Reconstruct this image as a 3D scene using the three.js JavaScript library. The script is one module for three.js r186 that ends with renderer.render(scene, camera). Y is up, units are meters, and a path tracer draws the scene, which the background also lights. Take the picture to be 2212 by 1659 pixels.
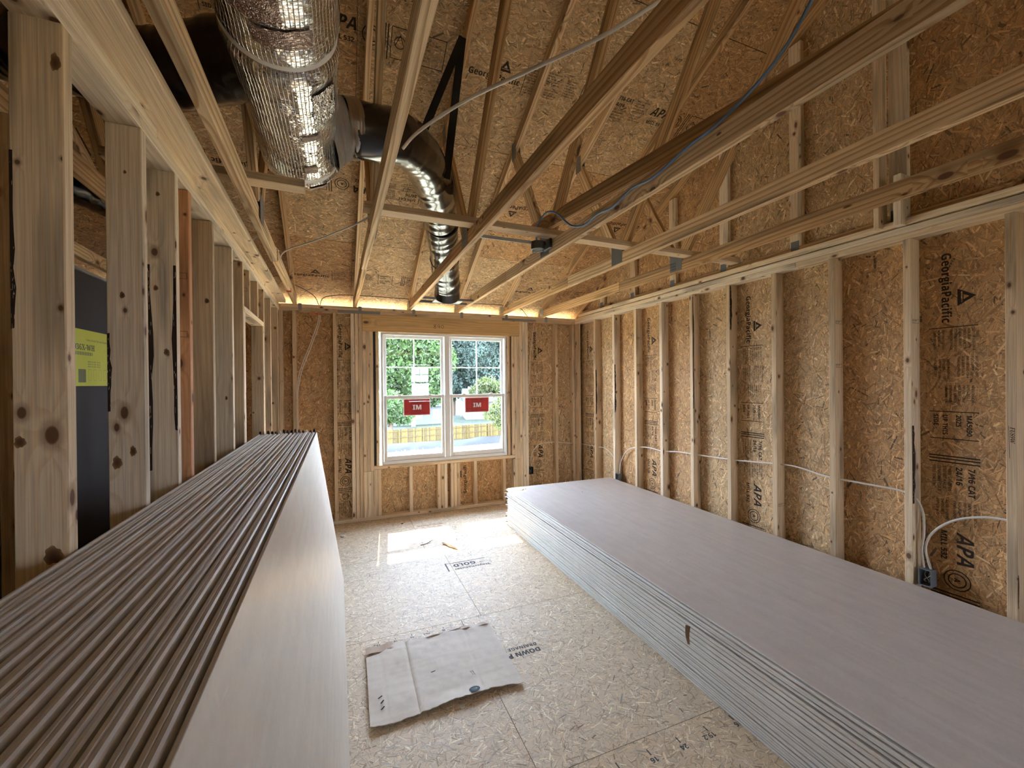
import * as THREE from 'three';
import { mergeGeometries, toCreasedNormals } from 'three/addons/utils/BufferGeometryUtils.js';

// ---------------------------------------------------------------- camera, sky, sun, exposure
function rng(seed) { let a = seed >>> 0; return () => { a = (a + 0x6d2b79f5) | 0; let t = Math.imul(a ^ (a >>> 15), 1 | a); t = (t + Math.imul(t ^ (t >>> 7), 61 | t)) ^ t; return ((t ^ (t >>> 14)) >>> 0) / 4294967296; }; }
const scene = new THREE.Scene();
const renderer = new THREE.WebGLRenderer({ antialias: true });
renderer.toneMapping = THREE.LinearToneMapping;
renderer.toneMappingExposure = 8.2;
renderer.shadowMap.enabled = true;
const V = (x, y, z) => new THREE.Vector3(x, y, z);
const camera = new THREE.PerspectiveCamera(2 * Math.atan(829.5 / 908.0) * 180 / Math.PI, 2212 / 1659, 0.02, 400);
{
  const yaw = 0.3855, pitch = -0.003, roll = -0.0099;
  const f = V(Math.sin(yaw) * Math.cos(pitch), Math.sin(pitch), -Math.cos(yaw) * Math.cos(pitch));
  const r = V(Math.cos(yaw), 0, Math.sin(yaw)), u = V().crossVectors(r, f);
  camera.up.copy(u.multiplyScalar(Math.cos(roll)).addScaledVector(r, -Math.sin(roll)));
  camera.position.set(0, 1.5811, 5.1411);
  camera.lookAt(camera.position.clone().add(f));
}
const sunDir = V(0.1, 1.28, -1).normalize();
{ // hazy bright summer sky: pale blue overhead, white towards the horizon, soft thin clouds
  const w = 512, h = 256, d = new Uint8Array(w * h * 4), r = rng(404), T = new Float32Array(64 * 32).map(() => r());
  const n = (x, y) => { const X = Math.floor(x), Y = Math.floor(y), a = x - X, b = y - Y, at = (p, q) => T[(((q % 32) + 32) % 32) * 64 + (((p % 64) + 64) % 64)], sa = a * a * (3 - 2 * a), sb = b * b * (3 - 2 * b); return (at(X, Y) * (1 - sa) + at(X + 1, Y) * sa) * (1 - sb) + (at(X, Y + 1) * (1 - sa) + at(X + 1, Y + 1) * sa) * sb; };
  for (let y = 0; y < h; y++) for (let x = 0; x < w; x++) {
    const el = Math.max(0, (y + 0.5) / h * 2 - 1), u = x / w * 64, v = y / h * 32, c = 0.5 * n(u * 0.25, v) + 0.3 * n(u * 0.5, v * 2) + 0.2 * n(u, v * 3), k = Math.min(1, Math.max(0, (c - 0.35) * 2.2)), z = Math.pow(el, 0.7), i = (y * w + x) * 4;
    d[i] = (216 - 56 * z) * (1 - k) + 214 * k; d[i + 1] = (230 - 34 * z) * (1 - k) + 228 * k; d[i + 2] = (250 - 2 * z) * (1 - k) + 246 * k; d[i + 3] = 255;
  }
  const t = new THREE.DataTexture(d, w, h, THREE.RGBAFormat); t.colorSpace = THREE.SRGBColorSpace; t.mapping = THREE.EquirectangularReflectionMapping; t.magFilter = THREE.LinearFilter; t.needsUpdate = true;
  scene.background = t;
}
scene.backgroundIntensity = 4.6;
const sun = new THREE.DirectionalLight(0xffe8c4, 1.8);
sun.position.copy(sunDir).multiplyScalar(40);
sun.castShadow = true;
sun.shadow.mapSize.set(2048, 2048);
Object.assign(sun.shadow.camera, { left: -30, right: 30, top: 30, bottom: -30, near: 1, far: 120 });
scene.add(sun);

// ---------------------------------------------------------------- helpers
const rand = rng(7);
const names = {};
const numbered = (n) => { const k = names[n] = (names[n] ?? -1) + 1; return k ? n + '_' + String(k).padStart(3, '0') : n; };
function ready(o) { o.traverse((m) => { if (m.isMesh) { m.castShadow = true; m.receiveShadow = true; } }); return o; }
function mesh(name, geo, mat, parent) { const m = new THREE.Mesh(geo, mat); m.name = parent ? name : numbered(name); m.castShadow = m.receiveShadow = true; (parent ?? scene).add(m); return m; }
function group(name, pos = [0, 0, 0], parent) { const g = new THREE.Group(); g.name = parent ? name : numbered(name); g.position.set(...pos); (parent ?? scene).add(g); return g; }
function tag(o, label, category, grp) { Object.assign(o.userData, { label, category }); if (grp) o.userData.group = grp; return o; }
function structure(o, label) { o.userData.kind = 'structure'; if (label) o.userData.label = label; return o; }
const C = (hex) => new THREE.Color(hex);
const ORD = ['first', 'second', 'third', 'fourth', 'fifth', 'sixth', 'seventh', 'eighth', 'ninth', 'tenth', 'eleventh', 'twelfth', 'thirteenth', 'fourteenth', 'fifteenth', 'sixteenth', 'seventeenth', 'eighteenth', 'nineteenth', 'twentieth', 'twenty-first', 'twenty-second', 'twenty-third', 'twenty-fourth', 'twenty-fifth', 'twenty-sixth', 'twenty-seventh', 'twenty-eighth', 'twenty-ninth', 'thirtieth', 'thirty-first', 'thirty-second', 'thirty-third', 'thirty-fourth'];

// periodic value noise
function makeNoise(seed) {
  const r = rng(seed), T = new Float32Array(65536); for (let i = 0; i < 65536; i++) T[i] = r();
  return (x, y, px, py) => {
    let xi = Math.floor(x), yi = Math.floor(y); let fx = x - xi, fy = y - yi; fx = fx * fx * (3 - 2 * fx); fy = fy * fy * (3 - 2 * fy);
    const x0 = ((xi % px) + px) % px, x1 = (x0 + 1) % px, y0 = ((yi % py) + py) % py, y1 = (y0 + 1) % py;
    const a = T[(x0 * 251 + y0 * 4099) & 65535], b = T[(x1 * 251 + y0 * 4099) & 65535], c = T[(x0 * 251 + y1 * 4099) & 65535], d = T[(x1 * 251 + y1 * 4099) & 65535];
    return a + (b - a) * fx + (c - a) * fy + (a - b - c + d) * fx * fy;
  };
}
const smooth = (a, b, x) => { const t = Math.min(1, Math.max(0, (x - a) / (b - a))); return t * t * (3 - 2 * t); };
function dataTex(data, w, h, srgb) { const t = new THREE.DataTexture(data, w, h, THREE.RGBAFormat); t.wrapS = t.wrapT = THREE.RepeatWrapping; t.magFilter = THREE.LinearFilter; t.minFilter = THREE.LinearMipmapLinearFilter; t.generateMipmaps = true; if (srgb) t.colorSpace = THREE.SRGBColorSpace; t.needsUpdate = true; return t; }

// ---------------------------------------------------------------- textures
const WU = 3.6, WV = 0.45;               // metres that the wood texture covers
function woodTex(seed, early, late, rings, strength, knots, stain) {
  const w = 2048, h = 512, d = new Uint8Array(w * h * 4), n = makeNoise(seed), r = rng(seed + 1), K = [];
  for (let i = 0; i < knots; i++) K.push([r() * WU, r() * WV, 0.004 + r() * r() * 0.016, 1.1 + r() * 1.3]);
  for (let y = 0; y < h; y++) for (let x = 0; x < w; x++) {
    const u = x / w, v = y / h, um = u * WU, vm = v * WV; let g = v * rings + 2.2 * n(u * 3, v * 5, 3, 5) + 0.35 * n(u * 14, v * 22, 14, 22), kn = 0;
    for (const k of K) {
      let du = Math.abs(um - k[0]); if (du > WU / 2) du = WU - du; if (du > 0.12) continue;
      let dv = vm - k[1]; if (dv > WV / 2) dv -= WV; if (dv < -WV / 2) dv += WV; if (dv > 0.07 || dv < -0.07) continue;
      const q = Math.hypot(du / k[3], dv) / k[2];
      g += Math.sign(dv) * 1.6 * Math.exp(-q * q / 8) * (k[2] / 0.01); kn = Math.max(kn, 1 - smooth(0.75, 1.25, q), 0.35 * (1 - smooth(1, 2.3, q)));
    }
    const t = g - Math.floor(g), lw = smooth(0.35, 0.88, t) * (1 - smooth(0.92, 1, t));
    const fib = 0.93 + 0.14 * n(u * 40, v * 256, 40, 256), bl = 0.94 + 0.12 * n(u * 5 + 9, v * 3, 5, 3);
    const st = stain * smooth(0.66, 0.9, n(u * 7 + 31, v * 9 + 3, 7, 9)) * (0.6 + 0.4 * n(u * 60, v * 60, 60, 60));
    const m = lw * strength;
    for (let c = 0; c < 3; c++) {
      let q = (early[c] + (late[c] - early[c]) * m) * fib * bl; q *= 1 - st * 0.42; const kc = [96, 60, 36][c]; q += (kc - q) * Math.min(1, kn * 0.85);
      d[(y * w + x) * 4 + c] = Math.max(0, Math.min(255, q));
    }
    d[(y * w + x) * 4 + 3] = 255;
  }
  return dataTex(d, w, h, true);
}
const spfTex = woodTex(11, [246, 228, 200], [222, 192, 150], 22, 0.42, 34, 0.55);
const sypTex = woodTex(23, [238, 208, 162], [188, 142, 92], 18, 0.75, 12, 0.55);
const headTex = woodTex(37, [226, 190, 132], [196, 150, 92], 14, 0.45, 5, 0.2);
const OSBM = 2.4;                         // metres that the strand board texture covers
function osbTex(seed, size, count, pal, len, wid, spread, dirt, line) {
  const d = new Uint8Array(size * size * 4), hgt = new Uint8Array(size * size), r = rng(seed), k = size / OSBM;
  for (let i = 0; i < size * size; i++) { d[i * 4] = pal[0][0]; d[i * 4 + 1] = pal[0][1]; d[i * 4 + 2] = pal[0][2]; d[i * 4 + 3] = 255; hgt[i] = 60; }
  for (let s = 0; s < count; s++) {
    const late = s / count, L = (len[0] + (len[1] - len[0]) * r() * r()) * k * (late > 0.8 ? 0.75 : 1), W = (wid[0] + (wid[1] - wid[0]) * r() * r()) * k;
    const ang = (r() + r() + r() - 1.5) * spread, ca = Math.cos(ang), sa = Math.sin(ang), cx = r() * size, cy = r() * size;
    const p = pal[Math.floor(r() * pal.length)], br = 0.82 + 0.36 * r(), hh = 70 + Math.floor(r() * 170), sk = (r() - 0.5) * 0.8, darkish = r() < dirt ? line * 0.78 : 1, ph = Math.floor(r() * 9999);
    const bx = Math.ceil(Math.abs(ca) * L / 2 + Math.abs(sa) * W / 2) + 2, by = Math.ceil(Math.abs(sa) * L / 2 + Math.abs(ca) * W / 2) + 2;
    for (let y = -by; y <= by; y++) for (let x = -bx; x <= bx; x++) {
      const a = x * ca + y * sa, b = -x * sa + y * ca, hw = W / 2 * (1 - 0.25 * Math.abs(a) / L), hl = L / 2 + sk * b;
      if (Math.abs(b) > hw || Math.abs(a) > hl) continue;
      const e = Math.min(hw - Math.abs(b), (hl - Math.abs(a)) * 0.7), edge = b > hw - 1 ? line : e < 1 ? 0.94 : 1;
      const fb = Math.imul((Math.floor(b * 1.3) + ph) | 0, 2654435761) >>> 24, q = br * darkish * edge * (0.93 + 0.14 * fb / 255);
      const i = (((Math.floor(cy + y) % size) + size) % size) * size + (((Math.floor(cx + x) % size) + size) % size);
      d[i * 4] = Math.min(255, p[0] * q); d[i * 4 + 1] = Math.min(255, p[1] * q); d[i * 4 + 2] = Math.min(255, p[2] * q); hgt[i] = hh * edge;
    }
  }
  const hs = new Uint8Array(size * size * 4); for (let i = 0; i < size * size; i++) { hs[i * 4] = hs[i * 4 + 1] = hs[i * 4 + 2] = hgt[i]; hs[i * 4 + 3] = 255; }
  return [dataTex(d, size, size, true), dataTex(hs, size, size, false)];
}
const [osbMap, osbBump] = osbTex(31, 2048, 30000, [[208, 172, 124], [216, 180, 132], [200, 162, 112], [224, 190, 144], [188, 146, 98], [210, 174, 126], [230, 200, 156], [204, 166, 116]], [0.025, 0.13], [0.003, 0.017], 1.5, 0.03, 0.76);
const [subMap, subBump] = osbTex(57, 2048, 34000, [[220, 200, 170], [226, 208, 180], [212, 188, 154], [232, 216, 190], [222, 202, 172], [200, 174, 138], [238, 224, 200]], [0.02, 0.085], [0.002, 0.010], 1.9, 0.02, 0.9);
function paperTex(seed, w, h, base, amt) {
  const d = new Uint8Array(w * h * 4), n = makeNoise(seed);
  for (let y = 0; y < h; y++) for (let x = 0; x < w; x++) {
    const u = x / w, v = y / h, q = 1 - amt * 0.5 + amt * (0.45 * n(u * 6, v * 64, 6, 64) + 0.3 * n(u * 20, v * 20, 20, 20) + 0.25 * n(u * 160, v * 160, 160, 160));
    const sc = n(u * 30 + 7, v * 70 + 2, 30, 70) > 0.93 ? 1.07 : 1;
    for (let c = 0; c < 3; c++) d[(y * w + x) * 4 + c] = Math.min(255, base[c] * q * sc); d[(y * w + x) * 4 + 3] = 255;
  }
  return dataTex(d, w, h, true);
}
const paperMap = paperTex(71, 512, 512, [250, 250, 250], 0.1);
function bumpTex(seed, size, f) { const d = new Uint8Array(size * size * 4), n = makeNoise(seed); for (let y = 0; y < size; y++) for (let x = 0; x < size; x++) { const q = Math.max(0, Math.min(255, 255 * f(x / size, y / size, n))), i = (y * size + x) * 4; d[i] = d[i + 1] = d[i + 2] = q; d[i + 3] = 255; } return dataTex(d, size, size, false); }
const foilBump = bumpTex(81, 1024, (u, v, n) => { const g = (t) => { const q = Math.abs(t - Math.floor(t) - 0.5); return q > 0.46 ? 1 : 0; }; const a = n(u * 40, v * 40, 40, 40), b = n(u * 110 + 3, v * 90, 110, 90), c = Math.abs(n(u * 18, v * 26, 18, 26) - 0.5) * 2; return 0.25 + 0.3 * (1 - c) * a + 0.2 * b + 0.3 * Math.max(g(u * 60), 0.8 * g(v * 60)); });
const crinkle = bumpTex(83, 512, (u, v, n) => 0.5 * (1 - Math.abs(n(u * 12, v * 12, 12, 12) - 0.5) * 2) + 0.5 * (1 - Math.abs(n(u * 30, v * 30, 30, 30) - 0.5) * 2));

function canvas(w, h, draw) { const c = document.createElement('canvas'); c.width = w; c.height = h; const g = c.getContext('2d'); draw(g, w, h); return c; }
function canvasTex(w, h, draw, srgb = true) { const t = new THREE.CanvasTexture(canvas(w, h, draw)); if (srgb) t.colorSpace = THREE.SRGBColorSpace; t.anisotropy = 8; return t; }
function inkMat(w, h, draw, color = 0x33251a) {   // flat print: white strokes on black become opaque ink
  const t = canvasTex(w, h, (g) => { g.fillStyle = '#000'; g.fillRect(0, 0, w, h); g.fillStyle = '#fff'; g.strokeStyle = '#fff'; draw(g, w, h); }, false);
  return new THREE.MeshStandardMaterial({ color, roughness: 0.9, alphaMap: t, transparent: true, side: THREE.DoubleSide });
}

// ---------------------------------------------------------------- materials
const std = (o) => new THREE.MeshStandardMaterial(o), phys = (o) => new THREE.MeshPhysicalMaterial(o);
const M = {
  stud: [std({ map: spfTex, roughness: 0.78, color: 0xffffff }), std({ map: spfTex, roughness: 0.78, color: 0xf6eee2 }), std({ map: spfTex, roughness: 0.78, color: 0xfff8ec }), std({ map: spfTex, roughness: 0.8, color: 0xe8dccc })],
  header: std({ map: headTex, roughness: 0.75 }),
  red: std({ map: spfTex, roughness: 0.8, color: 0xe8b896 }),
  truss: [std({ map: sypTex, roughness: 0.75, color: 0xffffff }), std({ map: sypTex, roughness: 0.75, color: 0xf2e4d0 }), std({ map: sypTex, roughness: 0.78, color: 0xe9dccb })],
  osb: [std({ map: osbMap, bumpMap: osbBump, bumpScale: 0.0012, roughness: 0.72 }), std({ map: osbMap, bumpMap: osbBump, bumpScale: 0.0012, roughness: 0.72, color: 0xf6e8d8 })],
  sub: [std({ map: subMap, bumpMap: subBump, bumpScale: 0.0006, roughness: 0.58 }), std({ map: subMap, bumpMap: subBump, bumpScale: 0.0006, roughness: 0.58, color: 0xfdfaf6 })],
  back: phys({ map: paperMap, color: 0xa5968c, roughness: 0.52, specularIntensity: 0.6 }),
  face: phys({ map: paperMap, color: 0xd2c8ba, roughness: 0.6, specularIntensity: 0.5 }),
  edge: std({ map: paperMap, color: 0xb4b0aa, roughness: 0.7 }),
  vinyl: phys({ color: 0xf2f4f2, roughness: 0.35 }),
  glass: phys({ color: 0xffffff, transmission: 1, thickness: 0, roughness: 0, ior: 1.5 }),
  steel: std({ color: 0x9a9da0, metalness: 0.9, roughness: 0.42 }),
  steelDark: std({ color: 0x55585a, metalness: 0.8, roughness: 0.5 }),
  foil: phys({ color: 0xd2d0cc, metalness: 1, roughness: 0.2, bumpMap: foilBump, bumpScale: 0.008 }),
  foilTape: phys({ color: 0xbdb9b4, metalness: 1, roughness: 0.3, bumpMap: crinkle, bumpScale: 0.004 }),
  mastic: std({ color: 0xb9b5af, roughness: 0.75, bumpMap: crinkle, bumpScale: 0.004 }),
  strap: std({ color: 0xf4f0e8, roughness: 0.55 }),
  blackPoly: phys({ color: 0x0b0b0c, roughness: 0.24, clearcoat: 0.6, clearcoatRoughness: 0.2 }),
  blackMatt: std({ color: 0x141414, roughness: 0.7 }),
  black: std({ color: 0x17191c, roughness: 0.6 }),
  cable: std({ color: 0xe4ded2, roughness: 0.5 }),
  cableBlue: std({ color: 0x6f8fb4, roughness: 0.5 }),
  cableDark: std({ color: 0x2c2f38, roughness: 0.5 }),
  foam: std({ color: 0xd98a5c, roughness: 0.85 }),
  boxGrey: std({ color: 0x777b80, roughness: 0.5 }),
  boxBlack: std({ color: 0x1a1c1f, roughness: 0.5 }),
  tub: std({ color: 0x2c211a, roughness: 0.8 }),
  felt: std({ color: 0x3a3530, roughness: 0.95 }),
  wrap: std({ color: 0xd8dcdc, roughness: 0.8 }),
};
const gusset = std({ color: 0x9fa4a8, metalness: 0.3, roughness: 0.45, bumpScale: 0.002, bumpMap: canvasTex(256, 256, (g) => { g.fillStyle = '#fff'; g.fillRect(0, 0, 256, 256); g.fillStyle = '#000'; for (let i = 0; i < 16; i++) for (let j = 0; j < 6; j++) g.fillRect(6 + j * 42 + (i % 2) * 8, 4 + i * 16, 26, 7); }, false), map: canvasTex(256, 256, (g) => { g.fillStyle = '#c8c8c8'; g.fillRect(0, 0, 256, 256); g.fillStyle = '#4a4a4a'; for (let i = 0; i < 16; i++) for (let j = 0; j < 6; j++) g.fillRect(6 + j * 42 + (i % 2) * 8, 4 + i * 16, 26, 7); }) });
const pick = (a) => a[Math.floor(rand() * a.length)];

// ---------------------------------------------------------------- shapes
// a board with eased edges: size (x, y, z), grain along axis 0, 1 or 2; uv in metres of the wood texture
function boardGeo(s, grain, ease = 0.0025, scale = [WU, WV]) {
  const h = s.map((v) => v / 2), c = Math.min(ease, ...h.map((v) => v * 0.4)), pos = [], uv = [], nor = [], o = [rand(), rand(), rand()];
  const pt = (sx, sy, sz, f) => [sx * (h[0] - (f === 0 ? 0 : c)), sy * (h[1] - (f === 1 ? 0 : c)), sz * (h[2] - (f === 2 ? 0 : c))];
  const cross = [0, 1, 2].filter((i) => i !== grain);
  const put = (p, n) => {
    pos.push(...p); nor.push(...n);
    const a = [0, 1, 2].reduce((m, i) => (Math.abs(n[i]) > Math.abs(n[m]) + 1e-6 ? i : m), 0);
    if (a === grain) uv.push(p[cross[0]] / scale[1] * 0.12 + o[0], p[cross[1]] / scale[1] + o[2]);
    else { const q = cross.find((i) => i !== a); uv.push(p[grain] / scale[0] + o[0], p[q] / scale[1] + o[1] + (a === cross[0] ? 0.37 : 0) + (n[a] < 0 ? 0.19 : 0)); }
  };
  const tri = (a, b, d, n) => { const e = V(...b).sub(V(...a)).cross(V(...d).sub(V(...a))); if (e.dot(V(...n)) < 0) [b, d] = [d, b]; put(a, n); put(b, n); put(d, n); };
  const quad = (a, b, d, e, n) => { tri(a, b, d, n); tri(a, d, e, n); };
  for (let f = 0; f < 3; f++) for (const sg of [-1, 1]) {
    const [i, j] = [0, 1, 2].filter((k) => k !== f), n = [0, 0, 0]; n[f] = sg;
    const q = [[-1, -1], [1, -1], [1, 1], [-1, 1]].map(([a, b]) => { const m = [0, 0, 0]; m[f] = sg; m[i] = a; m[j] = b; return pt(...m, f); });
    quad(...q, n);
  }
  for (let e = 0; e < 3; e++) { const [i, j] = [0, 1, 2].filter((k) => k !== e); for (const a of [-1, 1]) for (const b of [-1, 1]) { const n = [0, 0, 0]; n[i] = a * 0.7071; n[j] = b * 0.7071; const mk = (t, f) => { const m = [0, 0, 0]; m[e] = t; m[i] = a; m[j] = b; return pt(...m, f); }; quad(mk(-1, i), mk(1, i), mk(1, j), mk(-1, j), n); } }
  for (const a of [-1, 1]) for (const b of [-1, 1]) for (const d of [-1, 1]) tri(pt(a, b, d, 0), pt(a, b, d, 1), pt(a, b, d, 2), [a * 0.577, b * 0.577, d * 0.577]);
  const g = new THREE.BufferGeometry();
  g.setAttribute('position', new THREE.Float32BufferAttribute(pos, 3)); g.setAttribute('normal', new THREE.Float32BufferAttribute(nor, 3)); g.setAttribute('uv', new THREE.Float32BufferAttribute(uv, 2));
  return g;
}
// a board between two opposite corners of its box
function board(name, parent, a, b, mat, ease) {
  const s = [0, 1, 2].map((i) => Math.abs(b[i] - a[i])), g = s.indexOf(Math.max(...s));
  const m = mesh(name, boardGeo(s, g, ease), mat ?? pick(M.stud), parent); m.position.set((a[0] + b[0]) / 2, (a[1] + b[1]) / 2, (a[2] + b[2]) / 2); return m;
}
// a stamped steel nail plate, pattern fitted to it
function plate(parent, a, b) { const s = [0, 1, 2].map((i) => Math.abs(b[i] - a[i])), m = mesh('nail_plate', boardGeo(s, 1, 0.0004, [0.14, 0.14]), gusset, parent); m.position.set((a[0] + b[0]) / 2, (a[1] + b[1]) / 2, (a[2] + b[2]) / 2); return m; }
// a board from point p to q, section w (sideways) by d (in the plane that holds up)
function strut(name, parent, p, q, w, d, mat, up = V(0, 1, 0)) {
  const P = V(...p), Q = V(...q), dir = Q.clone().sub(P), L = dir.length(); dir.normalize();
  const m = mesh(name, boardGeo([w, d, L], 2), mat ?? pick(M.truss), parent);
  const side = V().crossVectors(up, dir).normalize(), n = V().crossVectors(dir, side);
  m.quaternion.setFromRotationMatrix(new THREE.Matrix4().makeBasis(side, n, dir)); m.position.copy(P.add(Q).multiplyScalar(0.5)); return m;
}
// sheet board panel (12 triangles), uv in metres of the strand board, long strands along axis lng
function panelGeo(s, lng) {
  const g = new THREE.BoxGeometry(...s), p = g.attributes.position, n = g.attributes.normal, uv = g.attributes.uv, ou = rand(), ov = rand();
  for (let i = 0; i < p.count; i++) {
    const q = [p.getX(i), p.getY(i), p.getZ(i)], m = [n.getX(i), n.getY(i), n.getZ(i)].map(Math.abs), f = m.indexOf(1), ax = [0, 1, 2].filter((k) => k !== f);
    const a = ax.includes(lng) ? lng : ax[0], b = ax.find((k) => k !== a); uv.setXY(i, q[a] / OSBM + ou, q[b] / OSBM + ov);
  }
  return g;
}
function panel(name, parent, a, b, lng, mat) { const s = [0, 1, 2].map((i) => Math.abs(b[i] - a[i])); const m = mesh(name, panelGeo(s, lng), mat, parent); m.position.set((a[0] + b[0]) / 2, (a[1] + b[1]) / 2, (a[2] + b[2]) / 2); return m; }
// flat print: origin corner, right vector, up vector
function printQuad(name, parent, o, r, u, mat) {
  const g = new THREE.BufferGeometry(), a = V(...o), R = V(...r), U = V(...u), n = V().crossVectors(R, U).normalize();
  const P = [a, a.clone().add(R), a.clone().add(R).add(U), a.clone().add(U)];
  g.setAttribute('position', new THREE.Float32BufferAttribute(P.flatMap((p) => [p.x, p.y, p.z]), 3)); g.setAttribute('normal', new THREE.Float32BufferAttribute([0, 1, 2, 3].flatMap(() => [n.x, n.y, n.z]), 3));
  g.setAttribute('uv', new THREE.Float32BufferAttribute([0, 0, 1, 0, 1, 1, 0, 1], 2)); g.setIndex([0, 1, 2, 0, 2, 3]);
  const m = mesh(name, g, mat, parent); m.castShadow = false; return m;
}
function tubeGeo(pts, r, seg = 60, rad = 8, f) {
  const curve = new THREE.CatmullRomCurve3(pts.map((p) => V(...p)), false, 'centripetal'), g = new THREE.TubeGeometry(curve, seg, r, rad, false);
  if (f) {
    const p = g.attributes.position;
    for (let i = 0; i <= seg; i++) { const c = curve.getPointAt(i / seg); for (let j = 0; j <= rad; j++) { const k = i * (rad + 1) + j, q = V().fromBufferAttribute(p, k).sub(c), s = f(i / seg, j / rad); q.multiplyScalar(s).add(c); p.setXYZ(k, q.x, q.y, q.z); } }
    g.computeVertexNormals();
    const n = g.attributes.normal; for (let i = 0; i <= seg; i++) { const a = i * (rad + 1), b = a + rad, m = V().fromBufferAttribute(n, a).add(V().fromBufferAttribute(n, b)).normalize(); n.setXYZ(a, m.x, m.y, m.z); n.setXYZ(b, m.x, m.y, m.z); }
  }
  return g;
}
const tube = (name, parent, pts, r, mat, seg = 48, rad = 7) => mesh(name, tubeGeo(pts, r, seg, rad), mat, parent);

// ---------------------------------------------------------------- measures of the place
const XR = 3.044, PB = 2.391, PT = 2.467, SH = 0.011;      // right wall face, under and over the top plates, sheathing thickness
const XE = -2.6, ZB = 7.78;                                 // end wall and rear wall faces
const RY = 2.6, RS = 0.51, RA = Math.atan(RS), RL = Math.hypot(1, RS), ZR = 3.91;   // underside of the roof deck: y = RY + RS * z up to the ridge
const TK = 0.038, TW = 0.089;

// print found on the sheathing, one run of 2.3 m
const runDraw = (g, w, h) => {
  const sm = (x, y, n, len, px = 13) => { g.font = px + 'px sans-serif'; const T = ['RATED SHEATHING', 'SIZED FOR SPACING', 'PANEL GRADE OSB', 'EXPOSURE 1', 'THIS SIDE DOWN', 'STRENGTH AXIS', 'PRP-108 HUD-UM-40', 'THICKNESS 0.418 IN', 'CONFORME CSA 0325', 'W24 2R24 / 24/16']; for (let i = 0; i < n; i++) g.fillText(T[(i * 3 + x) % T.length].slice(0, len), x, y + i * (px + 4)); };
  g.font = 'bold 50px sans-serif'; g.fillText('GeorgiaPacific', 4, 150);
  g.beginPath(); g.moveTo(190, 92); g.lineTo(232, 26); g.lineTo(274, 92); g.fill(); g.fillStyle = '#000'; g.fillRect(206, 74, 52, 5); g.beginPath(); g.moveTo(220, 70); g.lineTo(232, 50); g.lineTo(244, 70); g.fill(); g.fillStyle = '#fff';
  g.fillRect(372, 20, 4, 180);
  sm(386, 40, 6, 16, 12); sm(386, 150, 3, 14, 12); sm(520, 30, 5, 16, 12); sm(530, 132, 4, 15, 12); sm(660, 44, 7, 13, 12);
  g.fillRect(790, 20, 4, 180); g.font = 'bold 27px sans-serif'; g.fillText('MA5090', 806, 62); g.fillText('2025', 806, 100); g.fillText('UP THIS', 806, 150); g.fillText('SIDE', 806, 184); g.fillRect(924, 20, 4, 180);
  for (const x of [1010, 1024, 1040]) g.fillRect(x, 16, 6, 186);
  g.font = 'bold 34px sans-serif'; g.fillText('7/16 CAT', 1062, 58); g.fillText('24/16', 1062, 102); sm(1062, 130, 4, 14, 16); sm(1230, 40, 5, 14, 14); sm(1230, 140, 3, 13, 14);
  g.font = 'italic bold 84px sans-serif'; g.fillText('APA', 1380, 100); g.font = 'bold 34px sans-serif'; g.fillText('MILL 532', 1384, 160);
  g.lineWidth = 5; g.beginPath(); g.arc(1620, 100, 48, 0, 7); g.stroke(); g.beginPath(); g.arc(1620, 100, 32, 0, 7); g.stroke(); g.font = 'bold 30px sans-serif'; g.fillText('A', 1609, 111);
  for (const x of [1690, 1706]) g.fillRect(x, 20, 6, 180);
  g.lineWidth = 4; g.strokeRect(1728, 26, 310, 160); g.beginPath(); g.arc(1776, 100, 30, 0, 7); g.stroke(); g.beginPath(); g.moveTo(1750, 120); g.lineTo(1776, 62); g.lineTo(1802, 120); g.stroke(); sm(1826, 66, 6, 15, 15);
};
const runInk = inkMat(2048, 220, runDraw);
const RUN = 2.3, RUNH = 0.247;

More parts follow.
